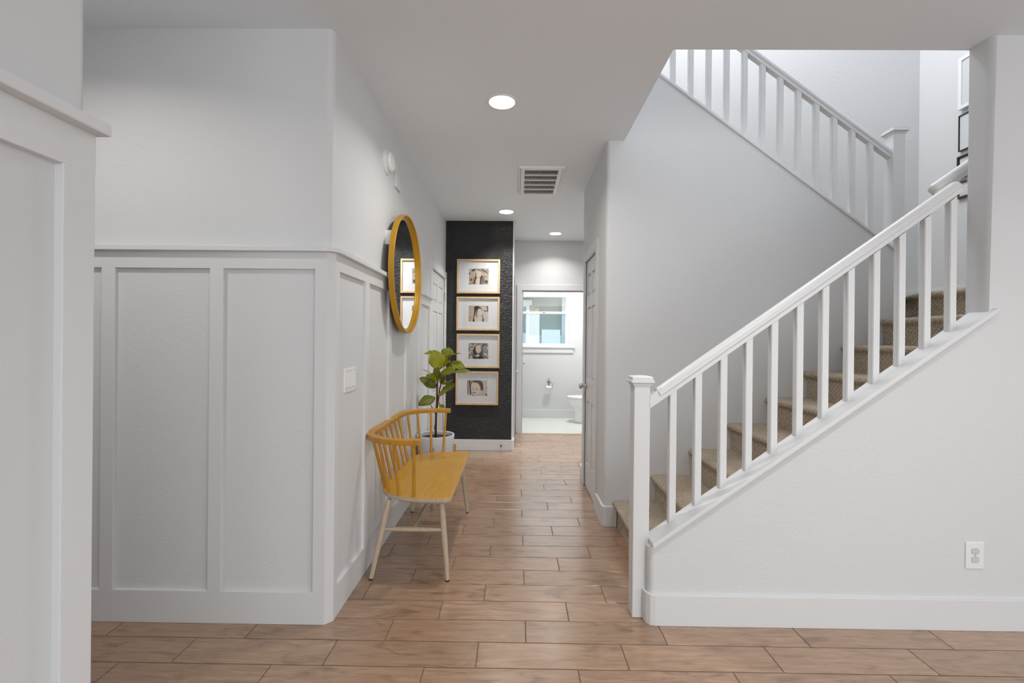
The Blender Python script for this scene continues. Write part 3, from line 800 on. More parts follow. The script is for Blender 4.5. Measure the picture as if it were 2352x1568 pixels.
# ------------------------------------------------------------------ plant, pot and stand
PX, PY = -0.668, 3.80
ps = empty('plant_stand', (PX, PY, 0))
tag(ps, 'honey-coloured wooden plant stand mostly hidden behind the bench', 'plant stand')
RL = 0.1615
for a in (0, 90, 180, 270):
    x, y = PX + RL * math.cos(math.radians(a)), PY + RL * math.sin(math.radians(a))
    obj('leg', box(nb(), x - 0.009, x + 0.009, y - 0.009, y + 0.009, 0, 0.425, 0.002), 'stand_wood', ps)
obj('cross_bar', bx(PX - RL, PX + RL, PY - 0.011, PY + 0.011, 0.192, 0.215, 0.002), 'stand_wood', ps)
obj('cross_bar', bx(PX - 0.011, PX + 0.011, PY - RL, PY + RL, 0.190, 0.2145, 0.002), 'stand_wood', ps)
pp = empty('potted_fiddle_leaf_fig', (PX, PY, 0.216))
tag(pp, 'green fiddle-leaf fig in a matte white round pot behind the bench', 'plant')
prof = [(0.0, 0.217), (0.128, 0.217), (0.136, 0.222), (0.143, 0.32), (0.1490, 0.425), (0.1540, 0.485), (0.1555, 0.498), (0.153, 0.506), (0.1470, 0.507), (0.1410, 0.503), (0.1385, 0.47), (0.0, 0.47)]
obj('pot', lathe(nb(), prof, (PX, PY, 0), 'z', 56), 'pot_glaze', pp, 'auto')
bm = lathe(nb(), [(0.137, 0.470), (0.135, 0.476), (0.0, 0.480)], (PX, PY, 0), 'z', 40)
obj('soil', bm, 'soil', pp, True)
tr = obj('trunk', tube(nb(), [(-0.669, PY, 0.46), (-0.668, PY, 0.56), (-0.667, PY, 0.646), (-0.661, PY, 0.7545), (-0.660, PY, 0.855), (-0.659, PY, 0.942), (-0.652, PY, 1.021), (-0.628, PY, 1.093), (-0.590, PY + .01, 1.140)],
                    [0.0095, 0.009, 0.009, 0.0085, 0.0078, 0.007, 0.006, 0.005, 0.004], 10), 'bark', pp, True)
obj('branch', tube(nb(), [(-0.664, PY, 0.70), (-0.652, PY - .01, 0.762), (-0.643, PY - .01, 0.827), (-0.638, PY - .005, 0.884), (-0.628, PY, 0.925), (-0.600, PY, 0.99)], [0.007, 0.0065, 0.006, 0.0055, 0.005, 0.003], 10), 'bark', pp, True)
obj('branch', tube(nb(), [(-0.668, PY, 0.66), (-0.676, PY - .005, 0.69), (-0.699, PY - .01, 0.725), (-0.712, PY - .03, 0.765)], [0.005, 0.004, 0.0035, 0.0025], 8), 'bark', pp, True)
obj('branch', tube(nb(), [(-0.666, PY, 0.50), (-0.678, PY - .005, 0.556), (-0.6735, PY - .008, 0.60)], [0.005, 0.004, 0.002], 8), 'bark', pp, True)
LEAVES = [
    ((-0.636, 3.78, 1.051), (-0.679, 3.75, 1.198), 0.119, (0.1, -1, 0.35)),
    ((-0.695, 3.80, 1.182), (-0.774, 3.84, 1.176), 0.050, (-0.1, -0.5, 0.8)),
    ((-0.591, 3.83, 1.143), (-0.571, 3.86, 1.221), 0.094, (0, -1, 0.3)),
    ((-0.594, 3.80, 1.144), (-0.467, 3.75, 1.181), 0.062, (0, -0.15, 0.95)),
    ((-0.560, 3.82, 1.099), (-0.439, 3.80, 1.063), 0.072, (0.2, -0.8, 0.6)),
    ((-0.570, 3.77, 1.006), (-0.381, 3.70, 1.034), 0.070, (0, -0.35, 0.9)),
    ((-0.631, 3.77, 1.012), (-0.505, 3.72, 1.049), 0.078, (-0.1, -0.7, 0.7)),
    ((-0.646, 3.77, 0.955), (-0.726, 3.70, 0.999), 0.072, (0.1, -0.7, 0.7)),
    ((-0.662, 3.79, 0.896), (-0.787, 3.76, 0.972), 0.076, (0.2, -0.9, 0.4)),
    ((-0.690, 3.80, 0.995), (-0.789, 3.85, 1.038), 0.040, (0.2, 0.25, 0.95)),
    ((-0.643, 3.78, 0.958), (-0.664, 3.77, 1.072), 0.056, (-0.3, -1, 0.2)),
    ((-0.631, 3.82, 0.924), (-0.541, 3.82, 0.958), 0.040, (0, -0.5, -0.8)),
    ((-0.622, 3.79, 0.864), (-0.508, 3.77, 0.924), 0.054, (-0.2, -0.9, 0.4)),
    ((-0.649, 3.78, 0.824), (-0.571, 3.75, 0.874), 0.042, (-0.2, -0.8, 0.6)),
    ((-0.672, 3.78, 0.815), (-0.788, 3.72, 0.764), 0.078, (0.2, -0.9, 0.5)),
    ((-0.642, 3.80, 0.746), (-0.591, 3.77, 0.736), 0.030, (0, -0.8, 0.6)),
    ((-0.616, 3.81, 1.073), (-0.582, 3.82, 1.142), 0.048, (-0.2, -1, 0)),
    ((-0.631, 3.82, 0.918), (-0.615, 3.85, 1.018), 0.050, (0.3, -1, 0.2)),
]
def leaf(B, T_, w, n, bend):
    B, T_ = Vector(B), Vector(T_)
    X = T_ - B; L = X.length; X.normalize()
    Z = Vector(n); Z = (Z - X * Z.dot(X)).normalized(); Y = Z.cross(X)
    NU, NV = 10, 6
    bm = nb(); uvl = bm.loops.layers.uv.new('UVMap')
    g = []
    for i in range(NU + 1):
        u = i / NU
        hw = w / 2 * max(0.04, (math.sin(math.pi * min(1, u ** 0.72 * 0.985 + 0.01))) ** 0.62) * (0.55 + 0.45 * min(1, u * 2.0))
        row = []
        for j in range(NV + 1):
            v = j / NV * 2 - 1
            up_ = bend * L * (u * (1 - u)) * 1.2 + 0.16 * abs(v) * hw + 0.05 * w * math.sin(u * 9 + v * 2) * abs(v)
            row.append(bm.verts.new(B + X * (u * L) + Y * (v * hw) + Z * up_))
        g.append(row)
    for i in range(NU):
        for j in range(NV):
            f = bm.faces.new((g[i][j], g[i + 1][j], g[i + 1][j + 1], g[i][j + 1]))
            for lp, (a, c) in zip(f.loops, ((i, j), (i + 1, j), (i + 1, j + 1), (i, j + 1))): lp[uvl].uv = (a / NU, c / NV)
    return bm
for i, (B, T_, w, n) in enumerate(LEAVES):
    o = obj('leaf', leaf(B, tuple(Vector(B) + (Vector(T_) - Vector(B)) * 1.08), w * 1.25, n, 0.22 if i % 3 else 0.10), 'leaf', pp, True)
    md = o.modifiers.new('thickness', 'SOLIDIFY'); md.thickness = 0.0009
for c in ((-0.561, PY, 1.115), (-0.639, PY - .02, 0.967), (-0.637, PY - .01, 0.762)):
    bm = tube(nb(), [Vector(c) + Vector((0, 0, -0.016)), Vector(c), Vector(c) + Vector((0.003, 0, 0.018))], [0.004, 0.0065, 0.001], 8)
    obj('leaf_bud', bm, 'bud', pp, True)
# petioles joining leaves to the stem
for B in ((-0.636, 3.78, 1.051), (-0.591, 3.83, 1.143), (-0.56, 3.82, 1.099), (-0.57, 3.77, 1.006), (-0.695, 3.80, 1.182)):
    zt = B[2] - 0.05
    sx = -0.655 if zt < 1.03 else -0.64
    obj('petiole', tube(nb(), [(sx, PY, min(zt, 1.06)), B], [0.0028, 0.0018], 6), 'bark', pp, True)

# ------------------------------------------------------------------ round mirror
MY, MZ, MR = 3.203, 1.748, 0.411
mi = empty('round_mirror', (-0.80, MY, MZ - MR))
tag(mi, 'large round mirror with deep mustard gold rim on the left wall', 'mirror')
xb, xf = -0.795, -0.760
prof = [(MR, xb), (MR, xf - 0.002), (MR - 0.002, xf), (MR - 0.009, xf), (MR - 0.011, xf - 0.003), (MR - 0.011, xf - 0.016), (MR - 0.018, xf - 0.017), (MR - 0.020, xf - 0.020), (MR - 0.020, xb)]
obj('rim', lathe(nb(), prof, (0, MY, MZ), 'x', 96, close=True), 'gold_rim', mi, 'auto')
obj('mirror_glass', lathe(nb(), [(0.0, xb + 0.004), (MR - 0.0195, xb + 0.004), (MR - 0.0195, xb + 0.010), (0.0, xb + 0.010)], (0, MY, MZ), 'x', 96), 'mirror_glass', mi)
obj('back_shade_panel', lathe(nb(), [(0.0, xb - 0.003), (MR - 0.012, xb - 0.003), (MR - 0.012, xb + 0.003), (0.0, xb + 0.003)], (0, MY, MZ), 'x', 64), 'mirror_back_shade', mi)  # backing disk whose dark colour paints the shade behind the rim
obj('wall_cleat', bx(XL - 0.002, xb - 0.002, MY - 0.318, MY + 0.10, MZ + 0.15, MZ + 0.24, 0.002), 'white_plastic', mi)

# ------------------------------------------------------------------ framed portraits on the black wall
def soft(d, w=0.03): return max(0.0, min(1.0, 0.5 - d / w))
def paint(bg, shapes):
    def f(u, v):
        c = bg(u, v)
        for kind, par, col, w in shapes:
            if kind == 'e':
                cx_, cy_, rx, ry, rot = par
                du, dv = (u - cx_) * 1.27, v - cy_
                cr, sr = math.cos(rot), math.sin(rot)
                x, y = (du * cr + dv * sr) / rx, (-du * sr + dv * cr) / ry
                k = soft((math.hypot(x, y) - 1) * min(rx, ry), w)
            else:
                (x0, y0), (x1, y1), th = par
                ax, ay, bx_, by_ = x0 * 1.27, y0, x1 * 1.27, y1
                px_, py_ = u * 1.27, v
                L2 = (bx_ - ax) ** 2 + (by_ - ay) ** 2
                t = max(0, min(1, ((px_ - ax) * (bx_ - ax) + (py_ - ay) * (by_ - ay)) / L2))
                k = soft(math.hypot(px_ - ax - t * (bx_ - ax), py_ - ay - t * (by_ - ay)) - th, w)
            c = tuple(a + (b_ - a) * k for a, b_ in zip(c, col))
        return c
    return f
DK, BR, TAN, PALE, SK, BLU = (0.02, 0.011, 0.007), (0.09, 0.055, 0.035), (0.30, 0.23, 0.17), (0.55, 0.49, 0.42), (0.60, 0.53, 0.45), (0.05, 0.06, 0.10)
hsh = lambda i, j: (math.sin(i * 127.1 + j * 311.7) * 43758.5453) % 1.0
def vnoise(u, v, s):
    x, y = u * s, v * s; i, j = int(x), int(y); fx, fy = x - i, y - j
    fx, fy = fx * fx * (3 - 2 * fx), fy * fy * (3 - 2 * fy)
    return (hsh(i, j) * (1 - fx) + hsh(i + 1, j) * fx) * (1 - fy) + (hsh(i, j + 1) * (1 - fx) + hsh(i + 1, j + 1) * fx) * fy
mixc = lambda a, b_, k: tuple(x + (y - x) * k for x, y in zip(a, b_))
P1 = paint(lambda u, v: mixc(TAN, PALE, vnoise(u, v, 6)), [
    ('e', (.24, .90, .12, .06, .4), DK, .04), ('l', ((.66, .96), (.84, .80), .03), DK, .04), ('l', ((.84, .80), (.98, .66), .02), DK, .03), ('e', (.04, .68, .07, .04, .8), BR, .04),
    ('e', (.12, .30, .07, .10, -.5), BR, .06), ('e', (.88, .18, .10, .12, 0), BR, .06), ('e', (.06, .03, .12, .05, 0), BR, .06),
    ('e', (.48, .60, .30, .36, 0), mixc(TAN, PALE, .6), .05), ('e', (.42, .22, .26, .34, .2), mixc(TAN, BR, .2), .06), ('e', (.60, .22, .26, .36, -.2), mixc(TAN, BR, .3), .06),
    ('e', (.48, .14, .16, .30, 0), SK, .05), ('e', (.49, .66, .165, .225, 0), SK, .03),
    ('l', ((.36, .72), (.34, .40), .022), DK, .04), ('l', ((.34, .40), (.25, .06), .035), DK, .05), ('l', ((.64, .52), (.60, .30), .04), DK, .04), ('l', ((.60, .30), (.58, .02), .04), DK, .05), ('l', ((.66, .5), (.76, .12), .018), BR, .04),
    ('e', (.43, .70, .022, .013, 0), BR, .02), ('e', (.55, .67, .022, .013, 0), BR, .02), ('e', (.49, .54, .045, .012, 0), BR, .02), ('e', (.52, .89, .16, .04, -.3), mixc(TAN, BR, .4), .04)])
P2 = paint(lambda u, v: mixc((.42, .34, .24), PALE, u), [
    ('l', ((.0, .35), (.18, .22), .012), BR, .02), ('e', (.06, .06, .05, .12, 0), TAN, .05), ('l', ((.94, .98), (.98, .70), .04), DK, .05), ('l', ((.80, .68), (.95, .68), .03), DK, .05), ('l', ((.86, .92), (.82, .74), .012), TAN, .03),
    ('e', (.48, .62, .24, .36, 0), BR, .05), ('e', (.40, .86, .16, .14, .5), DK, .05), ('e', (.56, .50, .18, .32, 0), SK, .04), ('e', (.52, .16, .24, .28, 0), PALE, .05),
    ('l', ((.32, .72), (.27, .20), .028), DK, .03), ('e', (.27, .08, .06, .12, 0), DK, .04), ('l', ((.45, .72), (.42, .25), .02), BLU, .04), ('l', ((.38, .6), (.36, .25), .016), PALE, .03), ('l', ((.68, .45), (.74, .20), .026), BLU, .03), ('e', (.74, .10, .065, .12, 0), BLU, .04), ('l', ((.62, .90), (.70, .70), .014), BR, .03),
    ('e', (.52, .62, .02, .012, 0), TAN, .02), ('e', (.55, .38, .05, .012, 0), TAN, .02)])
P3 = paint(lambda u, v: mixc((.06, .045, .035), PALE, min(1, max(0, (vnoise(u, v, 17) - .2) * 1.6))), [
    ('e', (.78, .90, .18, .08, 0), BLU, .08), ('e', (.48, .50, .30, .42, 0), BR, .06), ('e', (.30, .50, .10, .28, .1), DK, .05), ('e', (.68, .48, .07, .26, 0), BLU, .06), ('l', ((.38, .95), (.22, .60), .02), PALE, .03),
    ('e', (.50, .08, .36, .20, 0), DK, .05), ('e', (.48, .22, .10, .07, 0), PALE, .04), ('e', (.50, .64, .175, .27, 0), SK, .03), ('e', (.46, .90, .12, .07, 0), mixc(TAN, BR, .3), .05),
    ('e', (.42, .66, .035, .015, 0), BR, .02), ('e', (.58, .66, .035, .015, 0), BR, .02), ('e', (.50, .50, .06, .014, 0), BR, .02), ('l', ((.28, .25), (.45, .12), .015), PALE, .03), ('e', (.66, .20, .05, .06, 0), BLU, .05)])
P4 = paint(lambda u, v: mixc(PALE, TAN, .25 * vnoise(u, v, 5)), [
    ('l', ((.02, .98), (.04, .15), .03), DK, .03), ('l', ((.12, .95), (.17, .15), .05), DK, .04), ('l', ((.06, .9), (.11, .1), .022), PALE, .02), ('l', ((.22, .95), (.20, .75), .02), DK, .02), ('e', (.96, .10, .05, .06, 0), DK, .03), ('e', (.97, .54, .02, .05, 0), BR, .03),
    ('e', (.55, .72, .30, .28, 0), BR, .05), ('e', (.70, .56, .14, .26, .1), BR, .05), ('l', ((.26, .10), (.42, .01), .03), BR, .03), ('l', ((.42, .01), (.60, .12), .03), BR, .03),
    ('e', (.42, .44, .305, .42, .12), SK, .03), ('e', (.70, .30, .05, .09, -.4), SK, .03), ('e', (.42, .93, .22, .08, 0), BR, .05),
    ('e', (.28, .46, .05, .016, 0), DK, .02), ('e', (.48, .44, .055, .018, 0), DK, .02), ('e', (.36, .215, .11, .035, -.05), DK, .02), ('e', (.38, .235, .05, .014, 0), PALE, .015), ('l', ((.36, .40), (.35, .33), .01), TAN, .03)])
FR = [(-0.7065, -0.2014, 1.8452, 2.2450, P1, 'light wood frame, topmost of four on the black wall, girl with long wavy hair'),
      (-0.7075, -0.2024, 1.4109, 1.8052, P2, 'light wood frame, second from top on the black wall, pale girl with long hair'),
      (-0.7020, -0.1990, 0.9714, 1.3705, P3, 'light wood frame, third from top on the black wall, girl in dark top'),
      (-0.7096, -0.2095, 0.5369, 0.9305, P4, 'light wood frame, lowest on the black wall, laughing toddler close-up')]
for x0, x1, z0, z1, fn, lab in FR:
    f = empty('picture_frame', ((x0 + x1) / 2, YB - 0.012, z0))
    tag(f, lab, 'picture', 'framed portraits on the black wall')
    fw, yf, yb = 0.020, YB - 0.026, YB - 0.001
    bm = nb()
    O_ = [(x0, z0), (x1, z0), (x1, z1), (x0, z1)]; I_ = [(x0 + fw, z0 + fw), (x1 - fw, z0 + fw), (x1 - fw, z1 - fw), (x0 + fw, z1 - fw)]
    vo_ = {}
    for nm, q in (('o', O_), ('i', I_)):
        for yy, s_ in ((yf, 'f'), (yb, 'b')): vo_[nm + s_] = [bm.verts.new((p_[0], yy, p_[1])) for p_ in q]
    for k in range(4):
        j = (k + 1) % 4
        for A_, B_ in (('of', 'if'), ('ob', 'ib'), ('of', 'ob'), ('if', 'ib')):
            bm.faces.new((vo_[A_][k], vo_[A_][j], vo_[B_][j], vo_[B_][k]))
    obj('frame', bm, 'oak_frame', f)
    cxp, czp = (x0 + x1) / 2 + 0.003, (z0 + z1) / 2 - 0.002
    pw, ph = 0.116, 0.092
    if fn is P4: cxp -= 0.0
    bm = nb()
    vo_ = [[bm.verts.new((p_[0], YB - 0.012, p_[1])) for p_ in q] for q in (I_, [(cxp - pw, czp - ph), (cxp + pw, czp - ph), (cxp + pw, czp + ph), (cxp - pw, czp + ph)])]
    inner_b = [bm.verts.new((v.co.x, YB - 0.0095, v.co.z)) for v in vo_[1]]
    for k in range(4):
        j = (k + 1) % 4
        bm.faces.new((vo_[0][k], vo_[0][j], vo_[1][j], vo_[1][k])); bm.faces.new((vo_[1][k], vo_[1][j], inner_b[j], inner_b[k]))
    obj('mat_board', bm, 'mat_board', f)
    NU, NV = 92, 72
    bm = nb(); cl = bm.verts.layers.float_color.new('print')
    g = []
    for i in range(NU + 1):
        row = []
        for j in range(NV + 1):
            v = bm.verts.new((cxp - pw - .002 + (2 * pw + .004) * i / NU, YB - 0.0095, czp - ph - .002 + (2 * ph + .004) * j / NV))
            c = fn(i / NU, j / NV); v[cl] = (c[0], c[1], c[2], 1); row.append(v)
        g.append(row)
    for i in range(NU):
        for j in range(NV): bm.faces.new((g[i][j], g[i + 1][j], g[i + 1][j + 1], g[i][j + 1]))
    obj('photograph', bm, 'photo_print', f)
    obj('glass_pane', bx(x0 + fw - .001, x1 - fw + .001, YB - 0.0165, YB - 0.0150, z0 + fw - .001, z1 - fw + .001), 'picture_glass', f)

# pictures on the stairwell wall, only their far edges show past the front wall
def wall_picture(y1, w, z0, z1, fw, mat, lab, dep=0.022):
    f = empty('stairwell_picture', (XS - dep / 2, y1 - w / 2, z0))
    tag(f, lab, 'picture', 'pictures on the stairwell wall')
    y0 = y1 - w
    bm = nb()
    box(bm, XS - dep, XS - 0.001, y0, y1, z0, z0 + fw); box(bm, XS - dep, XS - 0.001, y0, y1, z1 - fw, z1)
    box(bm, XS - dep, XS - 0.001, y0, y0 + fw, z0 + fw, z1 - fw); box(bm, XS - dep, XS - 0.001, y1 - fw, y1, z0 + fw, z1 - fw)
    obj('frame', bm, mat, f)
    obj('mat_board', bx(XS - dep + 0.008, XS - 0.002, y0 + fw, y1 - fw, z0 + fw, z1 - fw), 'mat_board', f)
wall_picture(3.757, 0.42, 3.205, 3.625, 0.028, 'fascia_white', 'white-framed picture, highest at the edge of the stairwell wall', 0.034)
wall_picture(3.762, 0.40, 2.870, 3.162, 0.006, 'frame_black', 'thin black-framed picture under the white one in the stairwell')
wall_picture(3.772, 0.36, 2.650, 2.829, 0.018, 'frame_black', 'thick black-framed picture just above the wall handrail')
wall_picture(3.770, 0.36, 2.484, 2.622, 0.016, 'frame_brown', 'brown-framed picture lowest in the stairwell, beside the handrail end')

# ------------------------------------------------------------------ ceiling fittings
def downlight(x, y, power, lab, r=0.075, spread=145):
    d = empty('recessed_light', (x, y, H))
    tag(d, lab, 'light', 'recessed ceiling lights')
    obj('trim_ring', lathe(nb(), [(r, H + 0.0005), (r + 0.016, H + 0.0005), (r + 0.016, H - 0.002), (r + 0.013, H - 0.0045), (r + 0.002, H - 0.0045), (r, H - 0.002)], (x, y, 0), 'z', 48, close=True), 'white_plastic', d, 'auto')
    obj('lens', lathe(nb(), [(0.0, H - 0.0025), (r + 0.001, H - 0.0018), (r + 0.001, H - 0.0008), (0.0, H - 0.0008)], (x, y, 0), 'z', 40), 'lamp_lens', d)
    L = bpy.data.lights.new('lamp_glow', 'AREA'); L.shape = 'DISK'; L.size = 0.13; L.energy = power; L.color = (1.0, 0.965, 0.92); L.spread = math.radians(spread)
    o = bpy.data.objects.new('lamp_glow', L); C.objects.link(o); o.parent = d; o.location = (0, 0, -0.008)
    return d
downlight(-0.099, 2.687, 6, 'nearest and largest recessed ceiling light, over the bench end of the hall')
downlight(-0.124, 4.966, 8, 'recessed ceiling light just in front of the black wall', spread=105)
downlight(0.496, 5.953, 4.2, 'recessed ceiling light right above the bathroom doorway', spread=125)
downlight(0.85, 7.05, 18, 'unseen recessed light added to brighten the bathroom')  # added lamp, out of view, lifts the bathroom brightness
downlight(-1.90, 1.25, 5.2, 'recessed ceiling light over the passage to the left', spread=150)
downlight(1.00, 1.02, 6.5, 'recessed ceiling light above the photographer, nearest the newel post', spread=115)
downlight(2.35, 1.02, 2.2, 'recessed ceiling light above the photographer, nearest the outlet wall', spread=115)
# return-air grille
VX0, VX1, VY0, VY1 = 0.006, 0.381, 3.672, 4.362
v = empty('ceiling_vent', ((VX0 + VX1) / 2, (VY0 + VY1) / 2, H))
tag(v, 'white rectangular return-air vent with fine louvres in the hall ceiling', 'vent')
def ring(x0, x1, y0, y1, w, z0, z1, wy=None):
    bm = nb(); wy = w if wy is None else wy
    box(bm, x0, x1, y0, y0 + wy, z0, z1); box(bm, x0, x1, y1 - wy, y1, z0, z1); box(bm, x0, x0 + w, y0 + wy, y1 - wy, z0, z1); box(bm, x1 - w, x1, y0 + wy, y1 - wy, z0, z1)
    return bm
obj('outer_frame', ring(VX0, VX1, VY0, VY1, 0.013, H - 0.012, H), 'white_plastic', v)
obj('grille_frame', ring(VX0 + 0.016, VX1 - 0.016, VY0 + 0.012, VY1 - 0.012, 0.034, H - 0.016, H, 0.034), 'white_plastic', v)
ly0, ly1 = VY0 + 0.046, VY1 - 0.046
for k in range(1, 5):
    y = ly0 + (ly1 - ly0) * k / 5
    obj('cross_bar', bx(VX0 + 0.05, VX1 - 0.05, y - 0.008, y + 0.008, H - 0.015, H), 'white_plastic', v)
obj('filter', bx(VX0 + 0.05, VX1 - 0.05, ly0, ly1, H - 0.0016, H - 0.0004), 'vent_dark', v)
bm = nb(); n_ = 23
for k in range(n_):
    x = VX0 + 0.052 + (VX1 - VX0 - 0.104) * (k + 0.5) / n_
    prism(bm, [(x - 0.0012, H - 0.014), (x + 0.0012, H - 0.014), (x + 0.0040, H - 0.001), (x + 0.0016, H - 0.001)], 'y', ly0, ly1)
o = obj('louvres', bm, 'white_plastic', v); o['kind'] = 'stuff'

# ------------------------------------------------------------------ small wall fittings
sd = empty('smoke_detector', (XL, 2.905, 2.425))
tag(sd, 'round white smoke detector high on the left wall', 'detector')
c = (XL, 2.90, 2.425)
obj('base_plate', lathe(nb(), [(0.0, -0.001), (0.076, -0.001), (0.076, 0.010), (0.070, 0.014), (0.0, 0.014)], c, 'x', 40), 'white_plastic', sd, 'auto')
obj('housing', lathe(nb(), [(0.0, 0.014), (0.058, 0.014), (0.060, 0.019), (0.060, 0.034), (0.052, 0.043), (0.030, 0.046), (0.024, 0.043), (0.016, 0.046), (0.0, 0.047)], c, 'x', 40), 'white_plastic', sd, 'auto')
ch = empty('door_chime', (XL, 3.16, 2.40))
tag(ch, 'small flat white chime cover beside the smoke detector', 'chime')
obj('cover', bx(XL - 0.001, XL + 0.014, 3.10, 3.23, 2.335, 2.50, 0.004), 'wall_paint', ch)
for k in range(3): obj('slot', bx(XL + 0.0125, XL + 0.0155, 3.125 + 0.035 * k, 3.131 + 0.035 * k, 2.37, 2.47), 'wall_paint', ch)
# triple rocker switch
sw = empty('light_switch', (XL, 2.290, 1.085))
tag(sw, 'white three-rocker light switch on the hall wall near the corner', 'switch')
obj('plate', bx(XL - 0.002, XL + 0.006, 2.212, 2.372, 1.028, 1.146, 0.003), 'white_plastic', sw)
for k in range(3):
    y = 2.292 + (k - 1) * 0.046
    rk = obj('rocker', loft(nb(), [[(XL + 0.004, y - 0.0165, 1.054), (XL + 0.004, y + 0.0165, 1.054), (XL + 0.004, y + 0.0165, 1.120), (XL + 0.004, y - 0.0165, 1.120)],
                                   [(XL + 0.0115, y - 0.0165, 1.054), (XL + 0.0115, y + 0.0165, 1.054), (XL + 0.0068, y + 0.0165, 1.120), (XL + 0.0068, y - 0.0165, 1.120)]]), 'white_plastic', sw)
    for z in (1.040, 1.134): obj('screw', tube(nb(), [(XL + 0.005, y, z), (XL + 0.0072, y, z)], 0.0035, 10), 'nickel', sw)
# outlet
ou = empty('wall_outlet', (2.089, YK0, 0.338))
tag(ou, 'white double electrical outlet low on the wall under the stairs', 'outlet')
obj('plate', bx(2.048, 2.130, YK0 - 0.006, YK0 + 0.001, 0.277, 0.398, 0.003), 'white_plastic', ou)
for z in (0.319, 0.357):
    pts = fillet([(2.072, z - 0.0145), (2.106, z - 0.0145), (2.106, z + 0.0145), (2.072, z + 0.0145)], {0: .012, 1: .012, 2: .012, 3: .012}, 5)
    s_ = obj('socket', prism(nb(), pts, 'y', YK0 - 0.0085, YK0 - 0.003), 'shaded_socket_plastic', ou)
    obj('slot', bx(2.080, 2.0825, YK0 - 0.0088, YK0 - 0.008, z - 0.004, z + 0.006), 'white_plastic', s_)
    obj('slot', bx(2.095, 2.0975, YK0 - 0.0088, YK0 - 0.008, z - 0.004, z + 0.006), 'white_plastic', s_)
obj('screw', tube(nb(), [(2.089, YK0 - 0.005, 0.338), (2.089, YK0 - 0.0075, 0.338)], 0.003, 10), 'nickel', ou)
# spring door stop on the baseboard below the black wall
ds = empty('door_stop', (-0.169, YB - 0.016, 0.07))
tag(ds, 'tiny spring door stop on the baseboard under the black wall', 'door stop')
pts = [(-0.169 + 0.006 * math.cos(k * 1.0), YB - 0.018 - 0.0009 * k, 0.070 + 0.006 * math.sin(k * 1.0)) for k in range(58)]
obj('spring', tube(nb(), pts, 0.0013, 6), 'brushed_steel', ds, True)
obj('rubber_tip', lathe(nb(), [(0.0, -0.018), (0.008, -0.018), (0.009, -0.010), (0.008, 0.0), (0.0, 0.0)], (-0.169, YB - 0.0695, 0.070), 'y', 16), 'black_rubber', ds, 'auto')
obj('base', lathe(nb(), [(0.0, 0.0), (0.011, 0.0), (0.009, -0.005), (0.0, -0.005)], (-0.169, YB - 0.0148, 0.070), 'y', 16), 'brushed_steel', ds, 'auto')

# ------------------------------------------------------------------ bathroom
wn1 = struct(obj('window_1', ring(WX0, WX1, 0, 0, 0.0, 0, 0.0) if False else nb(), 'white_plastic'), 'single-hung bathroom window with white frame')
def zring(bm, x0, x1, z0, z1, w, y0, y1):
    box(bm, x0, x1, y0, y1, z0, z0 + w); box(bm, x0, x1, y0, y1, z1 - w, z1); box(bm, x0, x0 + w, y0, y1, z0 + w, z1 - w); box(bm, x1 - w, x1, y0, y1, z0 + w, z1 - w)
    return bm
wn1.data.clear_geometry()
bm = zring(nb(), WX0, WX1, WZ0, WZ1, 0.022, YW + 0.05, YW + 0.11); bm.to_mesh(wn1.data); bm.free()
zm = 1.772
obj('upper_sash', zring(nb(), WX0 + 0.022, WX1 - 0.022, zm - 0.02, WZ1 - 0.022, 0.016, YW + 0.085, YW + 0.105), 'white_plastic', wn1)
obj('lower_sash', zring(nb(), WX0 + 0.020, WX1 - 0.020, WZ0 + 0.020, zm + 0.025, 0.034, YW + 0.055, YW + 0.082), 'white_plastic', wn1)
obj('pane', bx(WX0 + 0.036, WX1 - 0.036, YW + 0.094, YW + 0.097, zm - 0.006, WZ1 - 0.036), 'window_glass', wn1)
obj('pane', bx(WX0 + 0.052, WX1 - 0.052, YW + 0.066, YW + 0.069, WZ0 + 0.052, zm - 0.007), 'window_glass', wn1)
obj('insect_screen', bx(WX0 + 0.022, WX1 - 0.022, YW + 0.1105, YW + 0.1120, WZ0 + 0.022, zm), 'screen_glass', wn1)
obj('latch', box(nb(), 0.44, 0.49, YW + 0.044, YW + 0.058, zm + 0.008, zm + 0.020, 0.003), 'nickel', wn1)
obj('sill', box(nb(), WX0 - 0.09, WX1 + 0.10, YW - 0.03, YW + 0.052, WZ0 - 0.022, WZ0 + 0.001, 0.004), 'trim_paint', wn1)
obj('apron', box(nb(), WX0 - 0.07, WX1 + 0.08, YW - 0.016, YW, WZ0 - 0.105, WZ0 - 0.022, 0.003), 'trim_paint', wn1)
# toilet, seen from its side, bowl to the left
TY = 7.30
to = empty('toilet', (1.20, TY, 0))
tag(to, 'white toilet in the bathroom, half hidden by the doorway', 'toilet')
def oval(cx_, rx_f, rx_b, ry, z, n=36):
    res = []
    for k in range(n):
        a = 2 * math.pi * k / n; ca = math.cos(a)
        res.append((cx_ + (rx_b if ca > 0 else rx_f) * ca, TY + ry * math.sin(a), z))
    return res
fronts = [(0.0, .932, .110), (0.02, .934, .108), (0.08, .940, .098), (0.15, .942, .094), (0.205, .940, .098), (0.225, .928, .108), (0.25, .902, .128), (0.275, .872, .148), (0.305, .845, .166), (0.335, .829, .178), (0.360, .8225, .184), (0.378, .822, .185), (0.384, .828, .180)]
secs = [oval(1.16, 1.16 - fx_, 0.25, ry_, z_) for z_, fx_, ry_ in fronts]
obj('bowl', loft(nb(), secs), 'porcelain', to, True)
obj('seat', loft(nb(), [oval(1.12, .300, .20, .180, 0.3845), oval(1.12, .306, .20, .185, 0.390), oval(1.12, .306, .20, .185, 0.398), oval(1.12, .300, .20, .180, 0.402)]), 'porcelain', to, 'auto')
